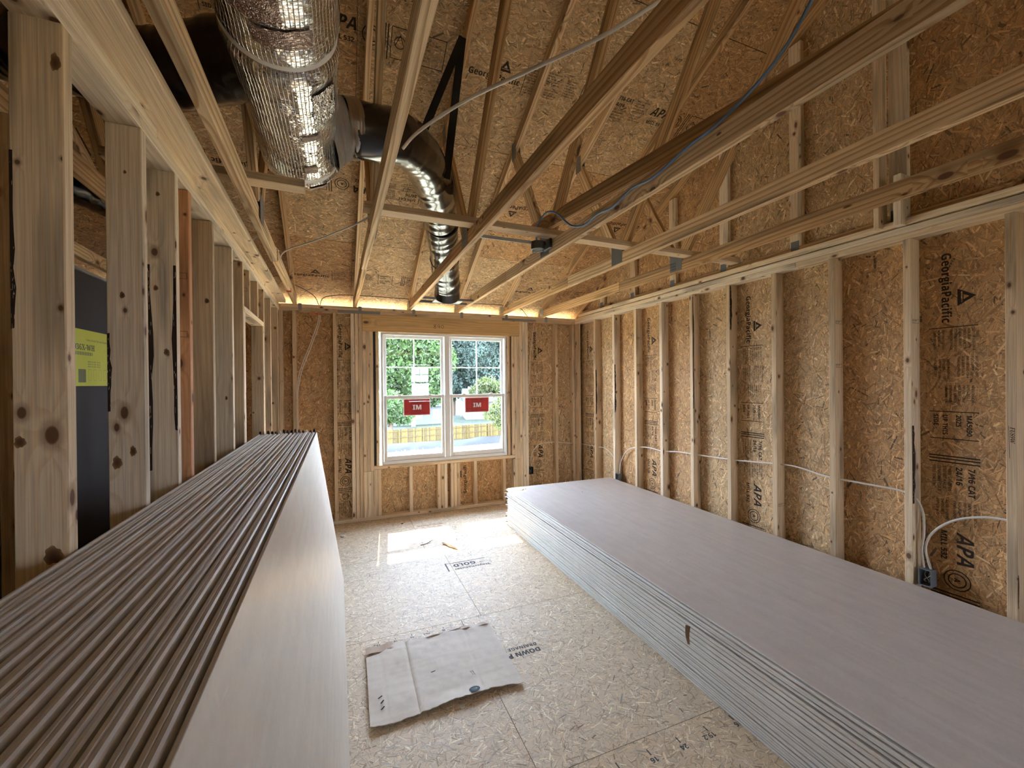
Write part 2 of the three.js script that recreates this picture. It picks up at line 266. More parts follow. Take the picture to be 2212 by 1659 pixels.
// ---------------------------------------------------------------- floor
{
  const fl = structure(group('floor'), 'pale strand board subfloor of joined panels');
  mesh('joist_deck', new THREE.BoxGeometry(XR + 0.1 - XE + 0.1, 0.2, ZB + 0.2), M.felt, fl).position.set((XR + XE) / 2, -0.123, ZB / 2);
  let row = 0;
  for (let z = -0.1; z < ZB; z = z < 0 ? 1.19 : z + 1.22, row++) {
    const z1 = Math.min(z < 0 ? 1.19 : z + 1.22, ZB + 0.05), x0 = row % 2 ? 0.865 : 0.724;
    const cuts = [XE - 0.05]; for (let x = x0 - 2.44 * 2; x < XR + 0.1; x += 2.44) if (x > XE) cuts.push(x); if (row % 2 === 0) cuts.push(1.99); cuts.push(XR + 0.1); cuts.sort((a, b) => a - b);
    for (let i = 0; i + 1 < cuts.length; i++) if (cuts[i + 1] - cuts[i] > 0.02) panel('subfloor_panel', fl, [cuts[i] + 0.0016, -0.023, z + 0.0016], [cuts[i + 1] - 0.0016, 0, z1 - 0.0016], 0, M.sub[(i + row) % 2]);
  }
  const ink = (w, h, d) => inkMat(w, h, d, 0x4e5257);
  // lettering that reads from the window side
  const back = (x0, x1, z0, z1, mat) => printQuad('printed_lettering', fl, [x1, 0.0009, z0], [x0 - x1, 0, 0], [0, 0, z1 - z0], mat);
  back(0.80, 1.245, 1.50, 1.70, ink(900, 400, (g) => { g.fillRect(840, 60, 24, 330); g.fillRect(120, 352, 744, 16); g.font = 'bold 92px sans-serif'; g.fillText('Weyerhaeuser', 110, 130); g.font = 'bold 46px sans-serif'; g.fillText('EDGE', 150, 250); g.font = '900 150px sans-serif'; g.fillText('GOLD', 330, 300); }));
  back(0.58, 1.09, 2.80, 2.93, ink(1000, 260, (g) => { g.font = '900 100px sans-serif'; g.fillText('DOWN POUR', 20, 120); g.font = 'bold 72px sans-serif'; g.fillText('DRAINAGE THIS SIDE', 20, 220); }));
  const ticks = ink(1000, 120, (g) => { g.font = 'bold 44px sans-serif'; ['16', '19.2', '24', '16', '19.2'].forEach((t, i) => { g.fillText(t, 30 + i * 200, 60); g.fillRect(50 + i * 200, 74, 7, 40); }); });
  back(0.92, 1.72, 3.68, 3.77, ticks); back(0.12, 0.62, 2.44, 2.50, ticks); back(0.76, 1.05, 0.42, 0.455, inkMat(900, 90, (g) => { g.font = 'bold 70px sans-serif'; g.fillText('Weyerhaeuser EDGE GOLD', 10, 66); }, 0x3c3028));
  const crayon = inkMat(512, 256, (g) => { g.lineWidth = 5; for (let i = 0; i < 26; i++) { g.globalAlpha = 0.5; g.beginPath(); g.moveTo(20 + i * 18, 40 + 60 * Math.sin(i * 2.1)); g.bezierCurveTo(60 + i * 16, 200, 90 + i * 14, 60, 30 + i * 18 + 40, 210 - 50 * Math.cos(i)); g.stroke(); } }, 0xc0562c);
  back(0.78, 1.06, 0.46, 0.66, crayon);
}

// ---------------------------------------------------------------- far wall with the window
{
  const w = structure(group('wall_far'), 'framed outside wall with the white window');
  const st = (x, y0, y1, n = 'stud', wd = TK, m) => board(n, w, [x, y0, -TW], [x + wd, y1, 0], m);
  board('bottom_plate', w, [XE, 0, -TW], [XR + TW, 0.038, 0.002], M.stud[1]);
  board('top_plate', w, [XE, PB, -TW], [XR, PB + 0.038, 0], M.stud[3]);
  board('top_plate', w, [-0.6, PB + 0.038, -TW], [XR + TW, PT, 0], M.stud[1]);
  board('top_plate', w, [XE, PB + 0.038, -TW], [-0.604, PT, 0], M.stud[1]);
  for (const x of [-0.622, -0.492, -0.083, 0.103, 0.146, 0.188, 2.199, 2.241, 2.283, 2.733, 3.004]) st(x, 0.038, PB);
  for (const x of [-1.03, -1.44, -1.85, -2.26, XE]) st(x, 0.038, PB);
  const jack = (x, m) => { st(x, 0.038, 0.567, 'cripple_stud', TK, m); st(x, 0.5685, 2.195, 'jack_stud', TK, m); };
  for (const x of [0.2285, 0.2675, 0.3065]) jack(x);
  st(0.372, 0.628, 2.195, 'jack_stud', 0.034); st(0.3455, 0.038, 0.585, 'cripple_stud'); st(0.3845, 0.038, 0.585, 'cripple_stud');
  for (const x of [2.121, 2.160]) jack(x);
  st(2.022, 0.628, 2.195, 'jack_stud', 0.036); st(2.082, 0.628, 2.195, 'jack_stud'); st(2.10, 0.038, 0.567, 'cripple_stud', 0.02);
  board('rough_sill', w, [0.334, 0.5865, -TW], [2.12, 0.6245, 0.0015], M.stud[2]);
  for (const x of [0.748, 1.088, 1.129, 1.170, 1.252, 1.293, 1.334, 1.556, 1.95]) st(x, 0.038, 0.5855, 'cripple_stud');
  board('header', w, [0.2285, 2.196, -0.04], [2.1975, 2.3905, 0], M.header); board('header', w, [0.2285, 2.196, -TW], [2.1975, 2.3905, -0.042], M.truss[1]);
  board('foam_strip', w, [0.3455, 0.63, -0.07], [0.3635, 2.19, -0.001], M.black, 0.001);
  // sheathing: real opening behind the window
  const o = M.osb, zs = [-TW - SH, -TW], pn = (x0, x1, y0, y1, k) => panel('sheathing_panel', w, [x0 + 0.0015, y0, zs[0]], [x1 - 0.0015, y1, zs[1]], 1, o[k % 2]);
  pn(XE - 0.1, -1.44, -0.25, PT, 0); pn(-1.44, -0.083, -0.25, PT, 1); const pl = pn(-0.083, 0.40, -0.25, PT, 0); pn(0.40, 2.05, 2.20, PT, 1); const pb = pn(0.40, 1.15, -0.25, 0.61, 0), pc = pn(1.15, 2.05, -0.25, 0.61, 1); const pr = pn(2.05, XR + TW, -0.25, PT, 0);
  for (const [x0, x1, y0, y1] of [[XE - 0.1, 0.40, -0.25, PT], [2.05, XR + TW + SH, -0.25, PT], [0.40, 2.05, 2.20, PT], [0.40, 2.05, -0.25, 0.61]]) mesh('house_wrap', new THREE.BoxGeometry(x1 - x0, y1 - y0, 0.004), M.wrap, w).position.set((x0 + x1) / 2, (y0 + y1) / 2, zs[0] - 0.002);
  const col = (x, top) => printQuad('printed_lettering', w, [x - RUNH / 2, top, -TW + 0.0008], [0, -RUN, 0], [RUNH, 0, 0], runInk);
  col(0.02, 2.28); col(2.49, 2.28);
  printQuad('printed_lettering', w, [1.37 + RUNH * 0.75, 0.16, -TW + 0.0008], [0, 0.37, 0], [-RUNH, 0, 0], inkMat(330, 220, runDraw));
  // marking on the header
  printQuad('handwritten_number', w, [1.04, 2.245, 0.0008], [0.155, 0.006, 0], [0, 0.07, 0], inkMat(340, 150, (g) => { g.lineWidth = 9; g.lineCap = 'round'; const c = (f) => { g.beginPath(); f(); g.stroke(); }; c(() => { g.moveTo(100, 30); g.bezierCurveTo(30, 10, 20, 60, 70, 70); g.bezierCurveTo(120, 84, 90, 130, 60, 122); g.bezierCurveTo(20, 110, 60, 70, 104, 34); }); c(() => { g.arc(170, 55, 28, 0, 7); }); c(() => { g.moveTo(198, 58); g.lineTo(190, 124); }); c(() => { g.ellipse(272, 82, 34, 42, 0, 0, 7); }); }));
  // flat straps and truss clips
  for (const [x0, x1, y] of [[-0.03, 0.43, 2.394], [1.955, 2.44, 2.398]]) board('plate_strap', w, [x0, y, 0.0005], [x1, y + 0.03, 0.003], M.steel, 0.0005);
  for (const x of [-0.43, 0.19, 0.80, 1.395, 2.0, 2.58]) { board('truss_clip', w, [x, 2.40, 0.0005], [x + 0.035, 2.475, 0.003], M.steel, 0.0005); }
}

// ---------------------------------------------------------------- window
function sticker(parent, x0, x1, y0, y1, z, seed) {
  const mat = std({ roughness: 0.5, side: THREE.DoubleSide, map: canvasTex(640, 440, (g) => {
    g.fillStyle = '#f2efe8'; g.fillRect(0, 0, 640, 440); g.fillStyle = '#c8231f'; g.fillRect(18, 18, 604, 404); g.fillStyle = '#b01c1a'; const r = rng(seed); g.fillRect(140 + r() * 60, 70, 230, 350);
    g.fillStyle = '#fff'; g.font = '900 170px sans-serif'; g.fillText('IM', 215, 285); g.fillStyle = '#4d1210'; g.font = '17px sans-serif';
    for (let i = 0; i < 6; i++) g.fillText('keep this label for your records'.slice(0, 12 + Math.floor(r() * 20)), 440 - 20 * r(), 52 + i * 20); g.beginPath(); g.arc(416, 66, 16, 0, 7); g.fill(); g.fillRect(40, 50, 90, 8); g.fillRect(210, 56, 160, 6); g.fillRect(40, 320, 120, 7); g.fillRect(40, 340, 90, 7); g.fillRect(400, 360, 180, 8);
    g.strokeStyle = '#8d1715'; g.lineWidth = 3; for (let i = 0; i < 9; i++) { g.beginPath(); g.moveTo(30, 90 + i * 36); g.lineTo(200, 84 + i * 36 + r() * 10); g.stroke(); }
  }) });
  const m = printQuad('red_sticker', parent, [x0, y0, z], [x1 - x0, 0, 0], [0, y1 - y0, 0], mat); m.castShadow = true; m.userData.label = 'red maker sticker with white border'; return m;
}
function buildWindow(name, L, R, B, T, zf, twin, label, flip) {
  // interior side looks towards +z for flip = 1
  const w = structure(group(name, [0, 0, 0]), label), fz = (a) => zf + a * flip, bar = (n, p, x0, x1, y0, y1, a, b, e = 0.003) => board(n, p, [x0, y0, fz(a)], [x1, y1, fz(b)], M.vinyl, e);
  const F = 0.026;
  bar('frame_jamb', w, L, L + F, B, T, -0.08, 0); bar('frame_jamb', w, R - F, R, B, T, -0.08, 0); bar('frame_head', w, L + F, R - F, T - F, T, -0.08, 0); bar('frame_sill', w, L + F, R - F, B, B + F + 0.012, -0.08, 0.004);
  for (const [a, b, y0, y1] of [[L - 0.012, L, B, T], [R, R + 0.012, B, T]]) bar('nailing_fin', w, a, b, y0, y1, -0.084, -0.081, 0.0005);
  const bays = twin ? [[L + F, (L + R) / 2 - 0.032], [(L + R) / 2 + 0.032, R - F]] : [[L + F, R - F]];
  if (twin) bar('mullion', w, bays[0][1], bays[1][0], B + F, T - F, -0.08, -0.002);
  bays.forEach(([a, b], k) => {
    const mid = B + (T - B) * 0.503, S = 0.036;
    for (const up of [1, 0]) {
      const s = group(up ? 'upper_sash' : 'lower_sash', [0, 0, 0], w), z0 = up ? -0.068 : -0.036, z1 = z0 + 0.028, y0 = up ? mid - 0.012 : B + F + 0.012, y1 = up ? T - F : mid + 0.026, a1 = a + 0.004, b1 = b - 0.004, gl = a1 + S, gr = b1 - S, gb = y0 + (up ? 0.034 : 0.055), gt = y1 - (up ? S : 0.038);
      bar('stile', s, a1, gl, y0, y1, z0, z1); bar('stile', s, gr, b1, y0, y1, z0, z1); bar('rail', s, gl, gr, y0, gb, z0, z1); bar('rail', s, gl, gr, gt, y1, z0, z1);
      const p = mesh('pane', new THREE.PlaneGeometry(gr - gl, gt - gb), M.glass, s); p.position.set((gl + gr) / 2, (gb + gt) / 2, fz(z0 + 0.02)); p.castShadow = false;
      if (up) { const mx = (gl + gr) / 2, my = (gb + gt) / 2; bar('muntin', s, mx - 0.007, mx + 0.007, gb, gt, z0 + 0.008, z0 + 0.015, 0.001); bar('muntin', s, gl, mx - 0.0075, my - 0.007, my + 0.007, z0 + 0.008, z0 + 0.015, 0.001); bar('muntin', s, mx + 0.0075, gr, my - 0.007, my + 0.007, z0 + 0.008, z0 + 0.015, 0.001); }
      else { for (const t of [0.25, 0.75]) { const lx = a1 + (b1 - a1) * t; bar('sash_lock', s, lx - 0.02, lx + 0.02, y1, y1 + 0.012, z0 + 0.004, z1 - 0.004, 0.004); } if (twin) { const wd = 0.325, x0 = k ? gl + 0.155 : gl + 0.19; sticker(s, x0, x0 + wd, gt - 0.205 + (k ? 0.01 : -0.002), gt - 0.002, fz(z0 + 0.017), 5 + k); } }
    }
  });
  return w;
}
buildWindow('window_1', 0.431, 2.015, 0.630, 2.188, -0.012, true, 'white twin double-hung window with grids and red stickers', 1);
buildWindow('window_2', 1.92, 2.58, 1.05, 2.15, ZB + 0.012, false, 'single white window in the rear wall', -1);

// ---------------------------------------------------------------- right wall and gable
{
  const w = structure(group('wall_right'), 'framed gable wall with strand board sheathing');
  board('bottom_plate', w, [XR, 0, 0.003], [XR + TW, 0.038, ZB], M.stud[0]);
  board('top_plate', w, [XR, PB, 0.001], [XR + TW, PB + 0.037, 3.1], M.stud[0]); board('top_plate', w, [XR, PB, 3.102], [XR + TW, PB + 0.037, ZB], M.stud[2]);
  board('top_plate', w, [XR, PB + 0.038, 0.003], [XR + TW, PT, 1.62], M.stud[2]); board('top_plate', w, [XR, PB + 0.038, 1.622], [XR + TW, PT, 5.2], M.stud[0]); board('top_plate', w, [XR, PB + 0.038, 5.202], [XR + TW, PT, ZB], M.stud[0]);
  board('ceiling_nailer', w, [XR - 0.004, PT + 0.009, 0.11], [XR + 0.048, PT + 0.047, 4.6], M.stud[2]);
  board('corner_stud', w, [XR + 0.0005, 0.038, 0.001], [XR + TK, PB, 0.09], M.stud[3]);
  for (let k = 0; 0.474 + k * 0.4064 < ZB - 0.1; k++) { const z = 0.474 + k * 0.4064; board('stud', w, [XR, 0.038, z], [XR + TW, PB, z + TK]); }
  const X0 = XR + TW, cuts = [-0.1, 0.899, 2.119, 3.338, 4.557, 5.776, 6.995, ZB + 0.1];
  for (let i = 0; i + 1 < cuts.length; i++) panel('sheathing_panel', w, [X0, -0.25, cuts[i] + 0.0015], [X0 + SH, 2.44, cuts[i + 1] - 0.0015], 1, M.osb[i % 2]);
  for (const z of [0.225, 1.455, 2.675, 3.905]) printQuad('printed_lettering', w, [X0 - 0.0008, 2.285, z - RUNH / 2], [0, -RUN, 0], [0, 0, RUNH], runInk);
  // gable: bottom chord, verticals on the flat, sheathing panels under the roof line
  const roofY = (z) => RY + RS * Math.min(z, 2 * ZR - z);
  board('gable_chord', w, [X0 - TK, PT, 0.0], [X0 - 0.001, PT + TW, ZB], M.truss[2]);
  for (const z of [0.55, 1.165, 1.79, 2.40, 3.025, 3.635, 4.245, 4.855, 5.465, 6.075, 6.685]) {
    board('gable_stud', w, [X0 - TK, PT + TW, z], [X0 - 0.001, roofY(z + (z > ZR ? TW : 0)) - 0.105, z + TW], M.stud[(z * 10 | 0) % 4]);
    plate(w, [X0 - TK - 0.0015, PT + 0.03, z + 0.01], [X0 - TK - 0.0002, PT + 0.13, z + 0.07]);
  }
  strut('gable_rafter', w, [X0 - TK / 2, roofY(-0.42) - 0.052, -0.42], [X0 - TK / 2, roofY(ZR) - 0.052, ZR], TK - 0.001, TW, M.truss[1]); strut('gable_rafter', w, [X0 - TK / 2, roofY(ZR) - 0.052, ZR + 0.002], [X0 - TK / 2, roofY(2 * ZR + 0.42) - 0.052, 2 * ZR + 0.42], TK - 0.001, TW, M.truss[1]);
  board('blocking', w, [X0 - TW - TK - 0.012, PT + 0.005, 3.705], [X0 - TK - 0.003, PT + 0.3, 3.743], M.stud[0]); board('blocking', w, [X0 - TW - TK, PT + 0.02, 3.60], [X0 - TK - 0.003, 3.9, 3.630], M.stud[1]);
  const zc = [-0.1, 1.2, 2.44, 3.66, 4.88, 6.1, 7.0, ZB + 0.1];
  for (let i = 0; i + 1 < zc.length; i++) {
    const a = zc[i] + 0.0015, b = zc[i + 1] - 0.0015, pts = [[a, 2.443], [b, 2.443], [b, roofY(b) - 0.002]]; if (a < ZR && b > ZR) pts.push([ZR, roofY(ZR) - 0.002]); pts.push([a, roofY(a) - 0.002]);
    const sh = new THREE.Shape(pts.map(([z, y]) => new THREE.Vector2(z, y))), g = new THREE.ExtrudeGeometry(sh, { depth: SH, bevelEnabled: false }), uv = g.attributes.uv, ou = rand();
    for (let k = 0; k < uv.count; k++) uv.setXY(k, uv.getY(k) / OSBM + ou, uv.getX(k) / OSBM);
    const m = mesh('sheathing_panel', g, M.osb[i % 2], w); m.rotation.y = -Math.PI / 2; m.position.set(X0 + SH, 0, 0);
  }
  mesh('house_wrap', new THREE.BoxGeometry(0.004, 5, ZB + 0.2), M.wrap, w).position.set(X0 + SH + 0.002, 2.25, ZB / 2);
  printQuad('handwritten_mark', w, [XR - 0.0008, 1.35, 4.138], [0, -0.17, 0], [0, 0, 0.032], inkMat(340, 64, (g) => { g.font = 'italic bold 44px serif'; g.fillText('FUS9W', 20, 46); g.lineWidth = 3; g.beginPath(); g.moveTo(10, 56); g.lineTo(330, 50); g.stroke(); }));
}

// ---------------------------------------------------------------- left wall (a hair off square), end wall, rear wall
const leftWall = structure(group('wall_left', [-0.616, 0, 0]), 'open stud partition behind the leaning drywall'); leftWall.rotation.y = 0.0125;
{
  const w = leftWall, st = (z, y0 = 0.038, y1 = PB, m, n = 'stud') => board(n, w, [-TW, y0, z - TK], [0, y1, z], m);
  board('bottom_plate', w, [-TW, 0, 0.005], [0, 0.037, 6.2], M.stud[1]);
  board('top_plate', w, [-TW, PB, 0.0], [0, PB + 0.037, 6.2], M.stud[0]); board('top_plate', w, [-TW, PB + 0.038, 0.0], [-0.001, PT, 3.35], M.stud[2]); board('top_plate', w, [-TW, PB + 0.038, 3.352], [-0.001, PT, 6.2], M.stud[0]);
  { const m = board('ceiling_nailer', w, [-0.06, PT + 0.0005, 0.02], [0.085, PT + 0.038, 5.9], M.stud[2]); m.rotation.y = 0.006; }
  for (const z of [0.105, 0.66, 1.06, 1.93, 2.245, 2.67, 3.187, 3.488, 3.90, 4.31, 4.72, 5.12, 5.53, 5.94]) st(z, 0.038, PB, z === 3.488 ? M.stud[0] : undefined);
  st(3.03, 0.038, PB, M.red);
  board('stud', w, [-TW, 0.038, 0.11], [0, PB, 0.148], M.stud[3]);
  // doorway between two studs with a flat header and two cripples
  board('door_header', w, [-TW, 2.075, 1.062], [0, 2.113, 1.89], M.stud[2]); for (const z of [1.36, 1.70]) st(z, 2.1135, PB, M.stud[3], 'cripple_stud');
  board('jack_stud', w, [-TW, 0.038, 1.0625], [-0.0005, 2.0745, 1.10], M.stud[3]); board('jack_stud', w, [-TW, 0.038, 1.852], [-0.0005, 2.0745, 1.89], M.stud[0]);
  // wiring stapled in the bay
  const c = group('cable_bundle', [0, 0, 0], w); for (let i = 0; i < 5; i++) tube('wire', c, [[-0.05 - i * 0.006, PB - 0.01, 0.85 + i * 0.016], [-0.052, 2.1, 0.84 + i * 0.01], [-0.05 - 0.004 * i, 1.6, 0.85 - i * 0.008], [-0.05, 0.9, 0.84 + i * 0.012], [-0.05, 0.2, 0.85]], 0.005, i % 2 ? M.cable : M.boxGrey, 30, 6);
  for (const y of [2.0, 1.6, 1.2]) board('cable_staple', c, [-0.09, y, 0.80], [-0.03, y + 0.012, 0.90], M.foam, 0.003);
}
{
  const w = structure(group('wall_left_end'), 'far end wall of the dark space beyond the partition'); panel('sheathing_panel', w, [XE - SH, -0.25, -0.1], [XE, 4.6, 2.6], 1, M.osb[0]); panel('sheathing_panel', w, [XE - SH, -0.25, 2.603], [XE, 4.6, 5.2], 1, M.osb[1]); panel('sheathing_panel', w, [XE - SH, -0.25, 5.203], [XE, 4.6, ZB + 0.1], 1, M.osb[0]);
  for (let z = 0.2; z < ZB; z += 0.61) board('stud', w, [XE + 0.001, 0, z], [XE + TW, PT, z + TK]);
  mesh('house_wrap', new THREE.BoxGeometry(0.004, 5, ZB + 0.3), M.wrap, w).position.set(XE - SH - 0.003, 2.25, ZB / 2);
}
{
  const w = structure(group('wall_rear'), 'framed rear wall behind the camera'), z = ZB, O = [1.90, 2.60, 1.03, 2.17];
  board('bottom_plate', w, [XE, 0, z], [XR + TW, 0.038, z + TW]); board('top_plate', w, [XE, PB, z], [XR + TW, PT, z + TW]);
  for (let x = XE + 0.1; x < XR; x += 0.4064) if ((x < O[0] - 0.05 || x > O[1])) board('stud', w, [x, 0.038, z], [x + TK, PB, z + TW]);
  for (const x of [O[0] - TK, O[1]]) board('jack_stud', w, [x, 0.038, z], [x + TK, PB, z + TW]);
  board('header', w, [O[0], O[3], z], [O[1], PB, z + TW]); board('rough_sill', w, [O[0], O[2] - TK, z], [O[1], O[2], z + TW]);
  for (const [x0, x1, y0, y1] of [[XE - 0.1, O[0], -0.25, PT], [O[1], XR + TW + SH, -0.25, PT], [O[0], O[1], -0.25, O[2]], [O[0], O[1], O[3], PT]]) { panel('sheathing_panel', w, [x0, y0, z + TW], [x1, y1, z + TW + SH], 1, M.osb[0]); mesh('house_wrap', new THREE.BoxGeometry(x1 - x0, y1 - y0, 0.004), M.wrap, w).position.set((x0 + x1) / 2, (y0 + y1) / 2, z + TW + SH + 0.003); }
}

// ---------------------------------------------------------------- roof deck
{
  const w = structure(group('ceiling'), 'underside of the strand board roof deck'), X1 = XR + TW + 0.35, X0 = XE - 0.3, dir = V(0, Math.sin(RA), Math.cos(RA)), nrm = V(0, Math.cos(RA), -Math.sin(RA));
  const seams = [-0.52, 0.8135, 2.033, 3.252, ZR * RL], T6 = 2.555;
  const place = (m, s0, s1, x0, x1, off, rear) => { const c = dir.clone().multiplyScalar((s0 + s1) / 2).addScaledVector(nrm, off); m.position.set((x0 + x1) / 2, RY + c.y, c.z); m.rotation.x = -RA; if (rear) { m.position.z = 2 * ZR - m.position.z; m.rotation.x = RA; } };
  for (let r = 0; r + 1 < seams.length; r++) for (const rear of [0, 1]) {
    const cuts = [X0]; for (let x = T6 - 0.61 * 12 + (r % 2 ? 1.22 : 0); x < X1; x += 2.44) if (x > X0 + 0.1) cuts.push(x); cuts.push(X1);
    for (let i = 0; i + 1 < cuts.length; i++) { const a = cuts[i] + 0.0015, b = cuts[i + 1] - 0.0015, s0 = seams[r] + 0.0025, s1 = seams[r + 1] - 0.0025, m = mesh('roof_panel', panelGeo([b - a, SH, s1 - s0], 0), M.osb[(i + r) % 2], w); place(m, s0, s1, a, b, SH / 2, rear); }
  }
  for (const rear of [0, 1]) { const m = mesh('shingle_layer', new THREE.BoxGeometry(X1 - X0 + 0.04, 0.012, seams[4] + 0.58), M.felt, w); place(m, -0.56, seams[4] + 0.02, X0, X1, SH + 0.0065, rear); }
  for (const rear of [0, 1]) { const z = -0.52 * Math.cos(RA), y = RY - 0.52 * Math.sin(RA); board('fascia_board', w, [X0, y - 0.05, rear ? 2 * ZR - z + 0.001 : z - 0.02], [X1, y + 0.02, rear ? 2 * ZR - z + 0.02 : z - 0.001], M.wrap); }
  // print on the underside
  const strip = (x, z, len, hh, up, mat = runInk) => { const s = z * RL, o = dir.clone().multiplyScalar(s).addScaledVector(nrm, -0.0012), U = dir.clone().multiplyScalar(hh); if (up) printQuad('printed_lettering', w, [x, RY + o.y, o.z], [len, 0, 0], U.toArray(), mat); else { const p = o.clone().add(U); printQuad('printed_lettering', w, [x + len, RY + p.y, p.z], [-len, 0, 0], U.clone().negate().toArray(), mat); } };
  strip(0.84, 2.22, RUN, RUNH, 1); strip(-1.62, 2.22, RUN, RUNH, 1);
  strip(-0.46, 1.22, RUN, RUNH, 0); strip(1.98, 1.22, RUN - 1.2, RUNH, 0, inkMat(980, 220, runDraw)); strip(-2.8, 1.22, RUN, RUNH, 0);
  strip(-0.5, 0.19, RUN, RUNH * 0.8, 1); strip(1.96, 0.19, 1.1, RUNH * 0.8, 1, inkMat(980, 220, runDraw));
}

// ---------------------------------------------------------------- roof trusses
const trussX = [[-1.69, 0.02], [-1.078, 0.02], [-0.466, 0.0199], [0.154, 0.012], [0.768, 0.004], [1.355, 0.003], [1.962, 0.006], [2.542, 0.005]];
const trussLabel = ['roof truss second beyond the left stud wall, deep in the dark attic', 'roof truss first beyond the left stud wall, above the dark bathroom', 'roof truss just left of the silver foil duct', 'roof truss just right of the foil duct, crossing the black flexible duct', 'roof truss over the window middle, right of the black flexible duct', 'roof truss with the blue grey cable and dark ceiling box', 'second roof truss from the right wall, with steel nail plate', 'roof truss closest to the right gable wall'];
const ZN = 2.47;
trussX.forEach(([x, k], i) => {
  const t = tag(group('roof_truss', [x, 0, 0]), trussLabel[i], 'truss', 'roof trusses'); t.rotation.y = k;
  const m = () => M.truss[(i + Math.floor(rand() * 2)) % 3], y0 = PT + 0.0005, y1 = PT + TW, ry = (z) => RY + RS * z, top = (z) => ry(z) - 0.052;   // top chord centre line
  const drop = i === 2 || i === 3 ? 0.006 : 0;
  board('bottom_chord', t, [-0.019, y0, -0.085], [0.019, y1, 1.72], m()); board('bottom_chord', t, [-0.019 - drop, y0 - drop, 1.722], [0.019 - drop, y1 - drop, 5.1], m()); board('bottom_chord', t, [-0.019, y0, 5.102], [0.019, y1, ZB + 0.08], m());
  const P = (z, y) => [0, y, z];
  strut('top_chord', t, P(-0.44, top(-0.44)), P(ZR - 0.002, top(ZR)), TK, TW, m()); strut('top_chord', t, P(2 * ZR + 0.44, top(-0.44)), P(ZR + 0.002, top(ZR)), TK, TW, m());
  for (const rear of [0, 1]) {
    const q = (z) => (rear ? 2 * ZR - z : z);
    strut('web', t, P(q(1.93), ry(1.93) - 0.135), P(q(ZN - 0.03), y1 + 0.012), TK - 0.001, TW, m(), V(0, 0, 1)); strut('web', t, P(q(ZN + 0.055), y1 + 0.03), P(q(3.83), ry(3.83) - 0.19), TK - 0.001, TW, m(), V(0, 0, 1));
    for (const s of [-1, 1]) {
      plate(t, [s * 0.0195, PT + 0.01, q(ZN) - 0.065], [s * 0.021, PT + 0.155, q(ZN) + 0.065]); plate(t, [s * 0.0195, ry(1.93) - 0.16, q(1.93) - 0.04], [s * 0.021, ry(1.93) - 0.02, q(1.93) + 0.04]);
      plate(t, [s * 0.0195, PT + 0.012, q(0.02) - 0.06], [s * 0.021, PT + 0.11, q(0.02) + 0.06]);
    }
  }
  if (i === 2) board('red_mark', t, [-0.0193, PT - 0.0002, 0.62], [0.0193, PT + 0.03, 0.70], std({ color: 0xb03a22, roughness: 0.8 }), 0.0002);
});
